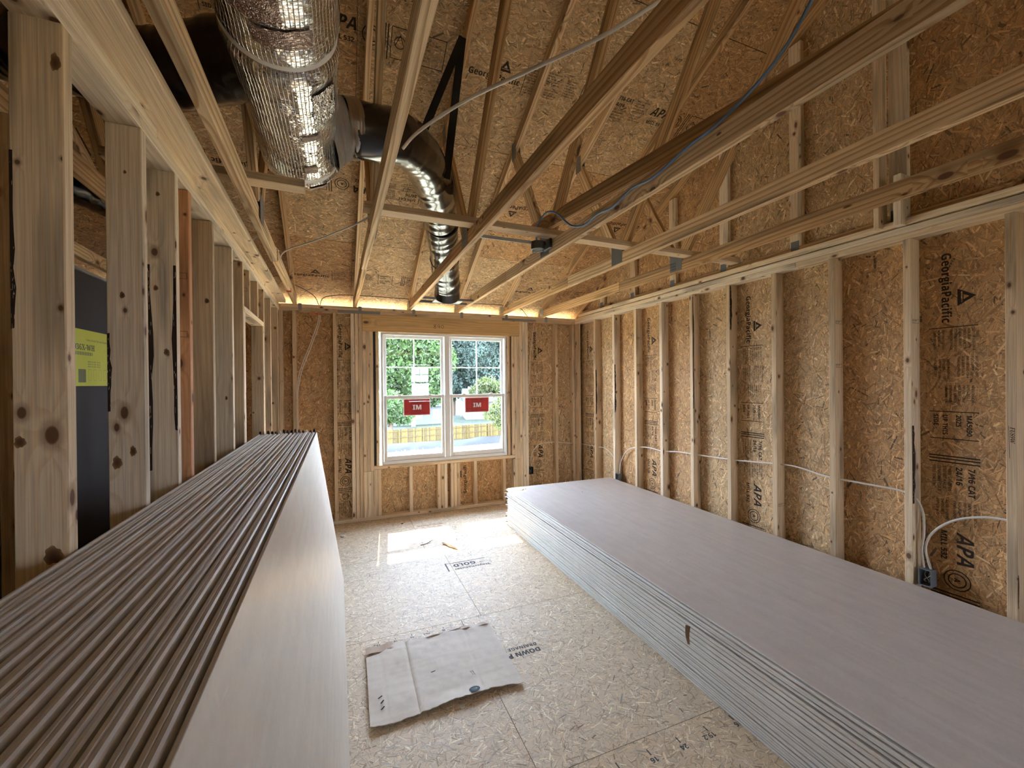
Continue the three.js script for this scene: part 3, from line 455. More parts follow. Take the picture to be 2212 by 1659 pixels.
// ---------------------------------------------------------------- knots and bark edges that show on single studs
{
  const knotMap = canvasTex(128, 128, (g) => { g.fillStyle = '#a07850'; g.fillRect(0, 0, 128, 128); const gr = g.createRadialGradient(64, 64, 4, 64, 64, 60); gr.addColorStop(0, '#5a3c24'); gr.addColorStop(0.45, '#7a5634'); gr.addColorStop(0.7, '#9a744a'); gr.addColorStop(1, '#c8a678'); g.fillStyle = gr; g.fillRect(0, 0, 128, 128); g.strokeStyle = '#5a3d24'; g.lineWidth = 1.5; for (let i = 0; i < 6; i++) { g.beginPath(); g.ellipse(64, 64, 8 + i * 8, 7 + i * 8, 0.3, 0, 7); g.stroke(); } });
  const round = canvasTex(128, 128, (g) => { g.fillStyle = '#000'; g.fillRect(0, 0, 128, 128); g.fillStyle = '#fff'; g.beginPath(); for (let i = 0; i < 40; i++) { const a = i / 40 * 6.283, r = 50 + 6 * Math.sin(a * 3 + 1) + 4 * Math.sin(a * 7); g.lineTo(64 + r * Math.cos(a), 64 + r * Math.sin(a)); } g.fill(); }, false);
  const km = std({ map: knotMap, alphaMap: round, transparent: true, roughness: 0.8, side: THREE.DoubleSide });
  const knot = (p, o, r, u) => printQuad('knot', p, o.map((v, i) => v - r[i] / 2 - u[i] / 2), r, u, km);
  for (const [x, y, z, a, b] of [[-0.012, 2.30, 3.9005, 0.022, 0.05], [-0.077, 1.463, 3.9005, 0.024, 0.032], [-0.026, 1.21, 3.9005, 0.040, 0.05], [-0.041, 2.244, 3.4885, 0.010, 0.014], [-0.051, 1.863, 3.4885, 0.016, 0.026], [-0.029, 1.38, 3.4885, 0.02, 0.04], [-0.068, 1.347, 3.4885, 0.03, 0.05], [-0.053, 2.30, 3.1875, 0.016, 0.022], [-0.062, 1.948, 3.1875, 0.018, 0.026], [-0.032, 1.71, 3.1875, 0.022, 0.03], [-0.024, 1.997, 2.6705, 0.024, 0.032], [-0.034, 1.508, 2.2455, 0.016, 0.03]]) knot(leftWall, [x, y, z], [a, 0, 0], [0, b, 0]);
  const wr = scene.getObjectByName('wall_right'), bark = (seed, n) => { const r = rng(seed); return inkMat(64, 512, (g) => { g.beginPath(); g.moveTo(0, 10); for (let i = 0; i <= n; i++) g.lineTo(20 + 34 * r() * Math.sin(Math.PI * (i + 0.5) / (n + 1)) + 6, 10 + i * 490 / n); g.lineTo(0, 502); g.fill(); g.fillStyle = '#000'; for (let i = 0; i < 30; i++) g.fillRect(r() * 60, r() * 512, 2 + 3 * r(), 4 + 14 * r()); }, 0x35251a); };
  // on the left studs facing the camera
  for (const [x, y0, y1, wd, z, sd] of [[-0.0885, 1.25, 2.05, 0.02, 3.1878, 1], [-0.0005, 1.4, 2.05, -0.018, 3.1878, 2], [-0.0885, 1.5, 1.75, 0.014, 3.4888, 3], [-0.0885, 1.7, 2.1, 0.012, 3.9008, 4]]) printQuad('bark_edge', leftWall, [x, y0, z], [wd, 0, 0], [0, y1 - y0, 0], bark(sd, 9));
  // on the right studs: the side that faces the camera
  for (const [k, y0, y1, wd, sd] of [[0, 1.15, 1.75, 0.03, 5], [1, 1.2, 1.8, 0.034, 6], [4, 1.3, 2.39, 0.02, 7], [5, 2.0, 2.39, 0.035, 8], [8, 0.85, 1.32, 0.04, 9], [9, 0.45, 0.62, 0.014, 10]]) { const z = 0.474 + k * 0.4064 + TK + 0.0006; printQuad('bark_edge', wr, [XR + 0.001, y0, z], [wd, 0, 0], [0, y1 - y0, 0], bark(sd, 9)); }
  // mill stamps
  const stamp = (t) => inkMat(160, 60, (g) => { g.font = 'bold 22px sans-serif'; g.fillText(t, 6, 26); g.font = '15px sans-serif'; g.fillText('KD-HT  S-P-F', 6, 48); g.lineWidth = 3; g.strokeRect(2, 4, 150, 50); }, 0x4a3a2c), st = [stamp('STUD 241'), stamp('NO.2 096')];
  for (const [x, y, z, i] of [[-0.08, 2.02, 3.0305, 0], [-0.08, 1.78, 3.0305, 1], [-0.085, 2.24, 1.7005, 0]]) printQuad('mill_stamp', leftWall, [x, y, z], [0.075, 0, 0], [0, 0.028, 0], st[i]);
  for (const [k, y, i] of [[2, 2.05, 0], [2, 1.75, 1], [7, 1.66, 0], [8, 1.9, 1], [6, 0.62, 0], [7, 1.95, 1]]) { const z = 0.474 + k * 0.4064 + TK + 0.0006; printQuad('mill_stamp', wr, [XR + 0.01, y, z], [0.07, 0, 0], [0, 0.026, 0], st[i]); }
  // open knots in the two lowest chords by the right wall
  for (const [i, y, z, a, b] of [[7, 2.515, 3.72, 0.06, 0.02], [5, 2.525, 3.95, 0.03, 0.014], [5, 2.52, 2.98, 0.028, 0.016], [4, 2.53, 2.85, 0.03, 0.03]]) { const t = scene.children.filter((o) => o.name.startsWith('roof_truss'))[i]; knot(t, [-0.0197, y, z], [0, 0, a], [0, b, 0]); }
}

// loose braces laid on the chords
{
  const b = tag(mesh('lateral_brace', boardGeo([2.95, 0.038, TW], 0), M.stud[3]), 'long flat board laid across the right hand roof trusses', 'brace'); b.position.set(1.6, PT + TW + 0.0205, 2.615); b.rotation.y = 0.02;
  const s = tag(mesh('lateral_brace', boardGeo([0.78, 0.038, TW], 0), M.stud[3]), 'short board end laid across trusses left of the foil duct', 'brace'); s.position.set(-0.55, PT + TW + 0.0205, 2.80); s.rotation.y = 0.03;
  const d = tag(strut('diagonal_brace', undefined, [1.262, PT + TW + 0.085, 2.46], [1.56, PT + TW + 0.085, 4.6], TK, TW, M.truss[2]), 'board on edge crossing over a truss beside the blue cable', 'brace'); d.name = 'diagonal_brace';
}
// ---------------------------------------------------------------- drywall sheets
const ST = 0.0127;
function sheetGeo(W, L, seed, faceCol, backCol, edgeCol, tp = 0.0034, e = 0.003) {
  // section in x (thickness, tapered face towards +x) and y (width), drawn out along z; colours belong to face, back and edge paper
  const t = ST / 2, r = rng(seed), sec = [[-t, 0.0006], [-t + 0.001, 0], [t - tp - e, 0], [t - tp, e], [t, 0.055], [t, W - 0.055], [t - tp, W - e], [t - tp - e, W], [-t + 0.001, W], [-t, W - 0.0006]];
  const kind = [2, 2, 2, 0, 0, 0, 2, 2, 2, 1], cols = [faceCol, backCol, edgeCol], pos = [], uv = [], col = [], ix = [], n = sec.length, ou = r(), ov = r();
  for (let i = 0; i < n; i++) { const a = sec[i], b = sec[(i + 1) % n], c = cols[kind[i]]; const k = pos.length / 3; for (const z of [0, L]) for (const q of [a, b]) { pos.push(q[0], q[1], z); uv.push(z / 1.3 + ou, (kind[i] === 2 ? q[0] : q[1]) / 1.3 + ov); col.push(c.r, c.g, c.b); } ix.push(k, k + 1, k + 3, k, k + 3, k + 2); }
  const core = C(0xd8d6d0); for (const z of [0, L]) { const k = pos.length / 3; for (const q of sec) { pos.push(q[0], q[1], z); uv.push(q[0], q[1]); col.push(core.r, core.g, core.b); } for (let i = 1; i + 1 < n; i++) z ? ix.push(k, k + i, k + i + 1) : ix.push(k, k + i + 1, k + i); }
  const g = new THREE.BufferGeometry(); g.setAttribute('position', new THREE.Float32BufferAttribute(pos, 3)); g.setAttribute('uv', new THREE.Float32BufferAttribute(uv, 2)); g.setAttribute('color', new THREE.Float32BufferAttribute(col, 3)); g.setIndex(ix); const q = g.toNonIndexed(); q.computeVertexNormals(); return q;
}
const boardPaper = phys({ map: paperMap, vertexColors: true, roughness: 0.4, specularIntensity: 1 });
const tapeGeos = [1, 2, 3].map((s) => { const g = new THREE.IcosahedronGeometry(1, 1), r = rng(s * 17), p = g.attributes.position, seen = {}; for (let i = 0; i < p.count; i++) { const k = [p.getX(i), p.getY(i), p.getZ(i)].map((v) => v.toFixed(2)).join(); const f = seen[k] ??= 0.55 + 0.9 * r(); p.setXYZ(i, p.getX(i) * f, p.getY(i) * f, p.getZ(i) * f); } g.computeVertexNormals(); return g; });
const tapeDark = std({ color: 0x2a211c, roughness: 0.8 }), tapeWhite = std({ color: 0xe6e2da, roughness: 0.8 });
{
  // left: 32 sheets on edge, leaning on the partition
  const N = 30, th = Math.atan2(0.186, 1.205), H = 1.2192, L = 3.658, r = rng(91), pitch = 0.01305 / Math.cos(th), ivory = C(0xe2d9cb), grey = C(0xd2c9c0), edge = C(0xe0dad2);
  const gA = sheetGeo(H, L, 5, ivory, grey, edge), gF = sheetGeo(H, L, 6, ivory, C(0xe0d8cb), edge);
  for (let k = 0; k < N; k++) {
    const flip = k % 2 === 0, zt = 1.488 + (r() - 0.5) * 0.006, m = mesh('drywall_sheet', k ? gA : gF, boardPaper);
    tag(m, k ? `${ORD[k]} drywall sheet from the room side in the stack leaning on the left studs` : 'front drywall sheet of the leaning stack, pale face towards the room', 'drywall', 'drywall sheets leaning on the left wall');
    const g = new THREE.Object3D(); g.rotation.z = th; g.rotation.y = 0;
    // tapered faces of each pair meet: flip turns the sheet end for end
    m.rotation.set(0, flip ? Math.PI : 0, 0); m.quaternion.premultiply(new THREE.Quaternion().setFromAxisAngle(V(0, 0, 1), th)).premultiply(new THREE.Quaternion().setFromAxisAngle(V(0, 1, 0), 0.008));
    const dy = r() * 0.0045; m.position.set(0.002 - ST / 2 - k * pitch + (flip ? 0.008 * L : 0) - dy * Math.tan(th), ST * Math.sin(th) + 0.0005 + dy, flip ? zt + L : zt);
    if (!flip) { const tm = mesh('end_tape', tapeGeos[k % 3], r() < 0.2 ? tapeWhite : tapeDark, m); tm.scale.set(0.0085, 0.016 + r() * 0.012, 0.008); tm.position.set(0.001, H - 0.004, -0.020); tm.userData.label = 'torn end tape'; }
  }
}
{
  // right: 32 sheets lying flat
  const N = 32, W = 1.345, L = 4.267, r = rng(17), ivory = C(0xe6e2da), grey = C(0xd6cfc8), edge = C(0xf6f6f4), gA = sheetGeo(W, L, 8, ivory, grey, edge, 0.003, 0.0026);
  for (let k = 0; k < N; k++) {                                   // k = 0 is the lowest
    const up = k % 2 === 1, m = mesh('drywall_sheet', gA, boardPaper), f = k / (N - 1), n = N - 1 - k, near = k > N - 8;
    tag(m, n ? `${ORD[n]} drywall sheet from the top of the flat stack by the right wall` : 'top drywall sheet of the flat stack, bare grey brown upper side', 'drywall', 'drywall sheets lying flat by the right wall');
    const x0 = 1.696 + (r() - 0.5) * 0.012 * (near ? 1.6 : 1), turn = -0.004 - 0.009 * f * f + (r() - 0.5) * 0.003;
    // thickness axis points up or down; width runs along x
    const q = new THREE.Quaternion().setFromRotationMatrix(up ? new THREE.Matrix4().makeBasis(V(0, -1, 0), V(1, 0, 0), V(0, 0, 1)) : new THREE.Matrix4().makeBasis(V(0, 1, 0), V(1, 0, 0), V(0, 0, -1)));
    q.premultiply(new THREE.Quaternion().setFromAxisAngle(V(0, 1, 0), turn)); m.quaternion.copy(q);
    m.position.set(x0, ST / 2 + 0.001 + k * 0.01282, up ? 0.792 + (r() - 0.5) * 0.02 : 0.792 + L + (r() - 0.5) * 0.02);
    if (!up) m.position.x += Math.sin(turn) * L;
    if (r() < 0.42) { const tm = mesh('end_tape', tapeGeos[k % 3], r() < 0.6 ? tapeWhite : tapeDark, m); tm.scale.set(0.004, 0.014 + r() * 0.014, 0.010); tm.position.set(0, 0.008, up ? -0.017 : L + 0.017); tm.userData.label = 'torn end tape'; }
    if (n === 0) {
      const ink = inkMat(128, 96, (g) => { g.lineWidth = 10; for (const [a, b, c, d] of [[10, 60, 118, 40], [30, 80, 90, 20], [50, 20, 70, 84], [16, 46, 60, 62]]) { g.beginPath(); g.moveTo(a, b); g.lineTo(c, d); g.stroke(); } });
      const s = up ? -1 : 1; printQuad('pencil_scribble', m, [s * (ST / 2 + 0.0006), 0.085, up ? 0.19 : L - 0.19], [0, 0.1, 0], [0, 0, up ? -0.13 : 0.13], ink);
    }
    if (n === 7) { const g = new THREE.PlaneGeometry(0.025, 0.10, 2, 6), p = g.attributes.position; for (let i = 0; i < p.count; i++) { const y = p.getY(i) - 0.05; p.setXYZ(i, p.getX(i) * (1 + y * 5), y, 0.012 * Math.sin(-y * 40)); } g.computeVertexNormals(); const fl = mesh('torn_paper_flap', g, std({ color: 0x8d7660, roughness: 0.85, side: THREE.DoubleSide }), m); m.updateMatrixWorld(true); fl.quaternion.copy(m.quaternion.clone().invert().multiply(new THREE.Quaternion().setFromAxisAngle(V(0, 1, 0), -Math.PI / 2 + 0.5))); fl.position.copy(m.worldToLocal(V(x0 - 0.045, m.position.y + 0.002, 3.47))); fl.userData.label = 'brown torn paper flap hanging from the sheet edge'; }
  }
}

// ---------------------------------------------------------------- ducts
const dn = makeNoise(301);
function ductGeo(cx, cy, rx, z0, z1, rows, around, f) {
  const pos = [], uv = [], ix = [];
  for (let i = 0; i <= rows; i++) for (let j = 0; j <= around; j++) { const z = z0 + (z1 - z0) * i / rows, a = j / around * Math.PI * 2, s = f(z, j / around), e = Math.cos(a), d = Math.sin(a); pos.push(cx + rx * s * e, cy + rx * s * d, z); uv.push(z / 0.75, j / around * 1.4); }
  for (let i = 0; i < rows; i++) for (let j = 0; j < around; j++) { const a = i * (around + 1) + j, b = a + around + 1; ix.push(a, a + 1, b, a + 1, b + 1, b); }
  const g = new THREE.BufferGeometry(); g.setAttribute('position', new THREE.Float32BufferAttribute(pos, 3)); g.setAttribute('uv', new THREE.Float32BufferAttribute(uv, 2)); g.setIndex(ix); g.computeVertexNormals(); return g;
}
{
  const t = tag(group('foil_duct'), 'big silver foil insulated trunk duct above the chords', 'duct');
  const cx = -0.182, cy = 2.81, R = 0.182, pinch = (z) => [3.55, 2.70, 4.9].reduce((s, q) => s - 0.075 * Math.exp(-(((z - q) / 0.02) ** 2)) + 0.03 * Math.exp(-(((Math.abs(z - q) - 0.07) / 0.04) ** 2)), 0);
  const f = (z, v) => { const end = Math.min(1, Math.sqrt(Math.max(0.0004, (z - 2.545) / 0.1))); return (end > 0.98 ? 1 : 0.35 + 0.65 * end) * (1 + pinch(z) + 0.06 * (dn(z * 3, v * 4, 64, 4) - 0.5) + 0.05 * (0.5 - Math.abs(dn(z * 9 + v * 5, v * 26, 256, 26) - 0.5) * 2) * dn(z * 5, v * 5, 64, 5) + 0.022 * (dn(z * 34, v * 40, 512, 40) - 0.5)) * (z < 2.556 ? 0.6 : 1); };
  mesh('foil_jacket', ductGeo(cx, cy, R, 2.55, 6.7, 420, 96, f), M.foil, t);
  const cap = mesh('end_cap', new THREE.CircleGeometry(R * 0.62, 40), M.foilTape, t); cap.position.set(cx, cy, 2.552); cap.rotation.y = Math.PI; cap.scale.set(0.5, 0.5, 1);
  for (const z of [3.55, 2.70]) { const g = new THREE.CylinderGeometry(R * 1.0, R * 1.0, 0.03, 64, 1, true), s = mesh('hanger_strap', g, M.strap, t); s.rotation.x = Math.PI / 2 - 0.12; s.position.set(cx, cy, z); s.material.side = THREE.DoubleSide; s.userData.label = 'white band strapped round the duct'; }
  // patches of tape
  for (const [a, z, w, h] of [[-1.75, 3.80, 0.13, 0.09], [-1.42, 3.70, 0.17, 0.07], [-1.15, 3.14, 0.08, 0.035], [-1.25, 2.86, 0.06, 0.06], [-0.75, 3.32, 0.11, 0.2], [-1.1, 2.64, 0.1, 0.04]]) {
    const g = new THREE.PlaneGeometry(w, h, 12, 12), p = g.attributes.position; for (let i = 0; i < p.count; i++) { const zz = z + p.getY(i), aa = a + p.getX(i) / R, v = (((aa / (Math.PI * 2)) % 1) + 1) % 1, rr = R * (f(zz, v) + 0.025 + 0.02 * dn(p.getX(i) * 120 + 40, p.getY(i) * 120 + 40, 64, 64)); p.setXYZ(i, cx + Math.cos(aa) * rr, cy + Math.sin(aa) * rr, zz); } g.computeVertexNormals(); const tp = mesh('tape_patch', g, std({ color: h > 0.15 ? 0xd8d6d2 : 0xa08a80, metalness: 1, roughness: h > 0.15 ? 0.16 : 0.34, side: THREE.DoubleSide, bumpMap: crinkle, bumpScale: 0.006 }), t); tp.userData.label = 'patch of crumpled foil tape';
  }
  // collar of mastic where the black flexible duct leaves
  const c = mesh('mastic_collar', tubeGeo([[-0.06, 2.845, 2.86], [-0.02, 2.86, 2.86], [0.035, 2.875, 2.855]], 0.15, 16, 40, (u, v) => 1.18 - 0.26 * u + 0.1 * (dn(u * 6, v * 9, 6, 9) - 0.5)), M.mastic, t); c.material.side = THREE.DoubleSide;
}
function flex(name, label, pts, r, seg, wr, end) {
  const t = tag(group(name), label, 'duct');
  mesh('plastic_jacket', tubeGeo(pts, r, seg, 40, (u, v) => 1 + 0.004 * Math.sin(u * seg * 0.5) + wr * 0.8 * (dn(u * 11, v * 4, 11, 4) - 0.5) + wr * 0.9 * (0.6 - Math.abs(dn(u * 34 + v * 3, v * 5, 34, 5) - 0.5) * 2) * dn(u * 9 + 3, v * 3, 9, 3) + wr * 0.35 * (dn(u * 80, v * 9, 80, 9) - 0.5) * dn(u * 7, v * 4 + 1, 7, 4)), M.blackPoly, t);
  return t;
}
{
  const t = flex('black_flex_duct', 'black plastic flexible duct bending from the foil trunk to the ceiling box', [[0.042, 2.872, 2.862], [0.14, 2.89, 2.84], [0.30, 2.95, 2.74], [0.47, 2.99, 2.52], [0.61, 2.99, 2.2], [0.74, 2.95, 1.82], [0.87, 2.84, 1.38], [0.98, 2.70, 0.98], [1.05, 2.60, 0.76], [1.065, 2.515, 0.68]], 0.132, 260, 0.1);
  for (const [x, y, z] of [[0.79, 2.915, 1.68], [0.925, 2.775, 1.18]]) { const c = mesh('draw_band', new THREE.TorusGeometry(0.133, 0.006, 8, 48), M.blackMatt, t); c.position.set(x, y, z); c.lookAt(x + 0.28, y - 0.25, z - 1); }
  const p = mesh('tape_patch', tubeGeo([[0.02, 2.87, 2.868], [0.05, 2.875, 2.862], [0.085, 2.882, 2.853]], 0.138, 10, 40, (u, v) => 1 + 0.08 * (dn(u * 4, v * 14, 4, 14) - 0.45)), M.foilTape, t); p.userData.label = 'foil tape round the duct end'; p.material.side = THREE.DoubleSide;
  // hanger straps up to the truss
  const hs = tag(group('duct_hanger'), 'black webbing strap holding up the flexible duct', 'strap');
  const top = V(0.735, 3.78, 2.55); strut('strap_leg', hs, top.toArray(), [0.475, 3.10, 2.60], 0.045, 0.003, M.blackMatt, V(0, 0, 1)); strut('strap_leg', hs, top.toArray(), [0.65, 2.92, 2.43], 0.05, 0.003, M.blackMatt, V(0, 0, 1));
  const b = tag(group('register_box', [1.09, PT + 0.004, 0.60]), 'metal ceiling register box with bar hanger under the flexible duct', 'register box');
  board('boot', b, [-0.16, 0.0, -0.07], [0.15, 0.02, 0.09], M.steel, 0.004); strut('bar', b, [-0.30, 0.012, 0.115], [0.25, 0.012, 0.115], 0.004, 0.024, M.steel); strut('bar', b, [-0.30, 0.012, -0.10], [0.25, 0.012, -0.10], 0.004, 0.024, M.steel);
}
flex('black_flex_duct', 'black plastic flexible duct leaving the foil trunk to the left', [[-0.27, 2.84, 3.30], [-0.42, 2.83, 3.22], [-0.62, 2.82, 3.10], [-0.9, 2.88, 2.95], [-1.3, 3.0, 2.75], [-1.9, 3.1, 2.5]], 0.135, 160, 0.1);
flex('black_flex_duct', 'black plastic flexible duct low in the space left of the studs', [[-2.2, 2.60, 3.1], [-1.6, 2.63, 2.75], [-1.25, 2.62, 2.35], [-1.18, 2.63, 1.9], [-1.3, 2.66, 1.4]], 0.1, 140, 0.1);
{ const s = tag(mesh('duct_strap', new THREE.TorusGeometry(0.12, 0.012, 6, 24, 2.2), M.strap), 'white strap in the dark beside the first left truss', 'strap'); s.position.set(-0.72, 2.93, 3.55); s.rotation.set(0.4, 0.6, 0.5); s.scale.set(1, 1, 2); }

// ---------------------------------------------------------------- ceiling box, cables, outlets
{
  const b = tag(group('ceiling_box', [1.285, 2.515, 2.545]), 'dark round ceiling box on a steel bar between two trusses', 'junction box');
  const g = new THREE.CylinderGeometry(0.05, 0.05, 0.05, 8), q = mesh('box', g, M.steelDark, b); q.position.set(-0.03, 0.0, 0.0);
  const pl = mesh('box_rim', new THREE.TorusGeometry(0.042, 0.005, 6, 20), M.steel, b); pl.rotation.x = Math.PI / 2; pl.position.set(-0.03, -0.025, 0);
  strut('bar_hanger', b, [-0.495, 0.018, 0.0], [0.048, 0.018, 0.0], 0.006, 0.022, M.steel); board('bar_foot', b, [0.03, -0.02, -0.05], [0.049, 0.05, 0.06], M.steelDark, 0.002); for (const s of [-1, 1]) { const k = mesh('screw', new THREE.CylinderGeometry(0.004, 0.004, 0.02, 6), M.steel, b); k.position.set(-0.03 + s * 0.03, -0.034, s * 0.02); }
}
const cab = (label, pts, r, mat, seg) => tag(tube('cable', undefined, pts, r, mat, seg), label, 'cable');
cab('blue grey cable stapled along the truss to the ceiling box', [[1.25, 2.53, 2.545], [1.238, 2.60, 2.55], [1.226, 2.64, 2.62], [1.225, 2.665, 2.74], [1.24, 2.62, 2.85], [1.29, 2.525, 2.93], [1.325, 2.50, 3.02], [1.331, 2.515, 3.15], [1.331, 2.50, 3.3], [1.333, 2.53, 3.45], [1.333, 2.515, 3.6], [1.334, 2.545, 3.8], [1.35, 2.575, 3.98], [1.42, 2.70, 4.13], [1.5, 2.88, 4.2], [1.62, 3.2, 4.25], [1.8, 3.7, 4.2]], 0.0065, M.cableBlue, 140);
cab('white cable strung up across the trusses above the room', [[0.232, 2.50, 3.46], [0.27, 2.53, 3.52], [0.42, 2.60, 3.665], [0.6, 2.61, 3.9], [0.75, 2.64, 4.05], [0.9, 2.72, 4.15], [1.2, 2.9, 4.3], [1.4, 3.05, 4.4]], 0.0065, M.cable, 80);
cab('thin white cable between the two trusses beside the foil duct', [[-0.445, 2.53, 1.3], [-0.40, 2.566, 1.58], [-0.1, 2.563, 2.07], [0.165, 2.569, 2.54], [0.19, 2.6, 2.56]], 0.0055, M.cable, 50);
cab('thin white cable looping down to the left wall plate', [[-0.42, 2.575, 1.6], [-0.47, 2.60, 1.75], [-0.52, 2.57, 1.9], [-0.58, 2.52, 1.8]], 0.005, M.cable, 40);
cab('thin cable arching over the far plate to the left', [[-0.225, PT + 0.002, -0.03], [-0.26, 2.545, 0.05], [-0.35, 2.60, 0.12], [-0.44, 2.63, 0.2]], 0.004, M.cableDark, 40);
cab('thin cable running over the far plate towards the right', [[-0.215, PT + 0.002, -0.03], [-0.18, 2.54, 0.03], [-0.05, 2.575, 0.06], [0.2, 2.585, 0.08], [0.8, 2.58, 0.08], [1.4, 2.575, 0.08], [1.95, 2.58, 0.08], [2.2, 2.56, 0.04], [2.33, PT + 0.002, -0.02]], 0.004, M.cableDark, 120);
cab('white cable drooping from the far plate to the outlet, inner run', [[-0.225, PB, -0.04], [-0.232, 2.30, -0.035], [-0.33, 2.0, -0.03], [-0.43, 1.7, -0.03], [-0.456, 1.45, -0.03], [-0.455, 1.0, -0.03], [-0.45, 0.4, -0.03]], 0.005, M.cable, 60);
cab('white cable drooping from the far plate to the outlet, outer run', [[-0.213, PB, -0.045], [-0.216, 2.30, -0.04], [-0.30, 2.03, -0.036], [-0.405, 1.73, -0.036], [-0.444, 1.5, -0.036], [-0.443, 1.0, -0.036], [-0.44, 0.4, -0.036]], 0.005, M.cable, 60);
cab('thin white cable hanging at the right of the window', [[2.425, PB, -0.04], [2.42, 2.3, -0.04], [2.37, 1.9, -0.04], [2.345, 1.5, -0.035], [2.338, 1.2, -0.035]], 0.0045, M.cable, 50);
for (const [x, l] of [[-0.285, 'left'], [-0.22, 'right'], [2.425, '']]) { const f = mesh('foam_plug', tapeGeos[1], M.foam); f.scale.set(0.022, 0.016, 0.022); f.position.set(x, PB - 0.012, -0.04); tag(f, l ? `orange foam plug under the far plate, ${l} one of the pair` : 'orange foam plug under the plate right of the window', 'foam plug'); }
cab('white cable from the corner outlet through the far wall stud', [[2.372, 0.44, -0.045], [2.366, 0.55, -0.045], [2.41, 0.66, -0.045], [2.50, 0.735, -0.045], [2.62, 0.752, -0.045], [2.76, 0.75, -0.045], [2.98, 0.72, -0.045], [3.07, 0.72, 0.02], [3.085, 0.725, 0.20], [3.088, 0.735, 0.47], [3.088, 0.73, 0.70], [3.088, 0.60, 0.88], [3.088, 0.48, 0.93]], 0.0055, M.cable, 110);
cab('white cable running through the right wall studs to the near outlet', [[3.088, 0.47, 0.945], [3.088, 0.62, 0.97], [3.088, 0.78, 1.10], [3.088, 0.838, 1.27], [3.088, 0.86, 1.45], [3.088, 0.855, 1.67], [3.088, 0.88, 1.9], [3.088, 0.885, 2.06], [3.088, 0.90, 2.43], [3.088, 0.915, 2.65], [3.088, 0.935, 2.87], [3.088, 0.945, 3.05], [3.088, 0.915, 3.28], [3.088, 0.915, 3.5], [3.088, 0.90, 3.74], [3.08, 0.83, 3.79], [3.075, 0.7, 3.80], [3.075, 0.6, 3.79], [3.075, 0.49, 3.80]], 0.006, M.cable, 160);
cab('white cable arching from the near stud down to the outlet', [[3.088, 0.868, 4.14], [3.088, 0.86, 4.05], [3.088, 0.81, 3.93], [3.085, 0.72, 3.84], [3.08, 0.62, 3.805], [3.08, 0.49, 3.83]], 0.006, M.cable, 60);
function outlet(label, x, y, z, turn, mat) {
  const o = tag(group('outlet_box', [x, y, z]), label, 'outlet box'); o.rotation.y = turn; const w = 0.057, h = 0.095, d = 0.06, t = 0.0035;
  board('box', o, [-w / 2, -h / 2, -d], [w / 2, h / 2, -d + t], mat, 0.001); board('box_side', o, [-w / 2, -h / 2, -d + t], [-w / 2 + t, h / 2, 0], mat, 0.001); board('box_side', o, [w / 2 - t, -h / 2, -d + t], [w / 2, h / 2, 0], mat, 0.001); board('box_side', o, [-w / 2 + t, -h / 2, -d + t], [w / 2 - t, -h / 2 + t, 0], mat, 0.001); board('box_side', o, [-w / 2 + t, h / 2 - t, -d + t], [w / 2 - t, h / 2, 0], mat, 0.001);
  for (let i = 0; i < 3; i++) tube('wire', o, [[-0.01 + i * 0.01, 0.035, -d + 0.01], [-0.012 + i * 0.012, 0.01, -0.03], [0.012 - i * 0.012, -0.02, -0.02], [0, -0.03, -0.035]], 0.0016, i === 1 ? M.cableDark : M.cable, 16, 5);
}
outlet('grey outlet box beside the near right stud, wires inside', XR + 0.0005, 0.455, 3.815, -Math.PI / 2, M.boxGrey);
outlet('grey outlet box at the far end of the right wall', XR + 0.0005, 0.432, 0.945, -Math.PI / 2, M.boxGrey);
outlet('black outlet box on the far wall right of the window', 2.356, 0.395, -0.0005, 0, M.boxBlack);

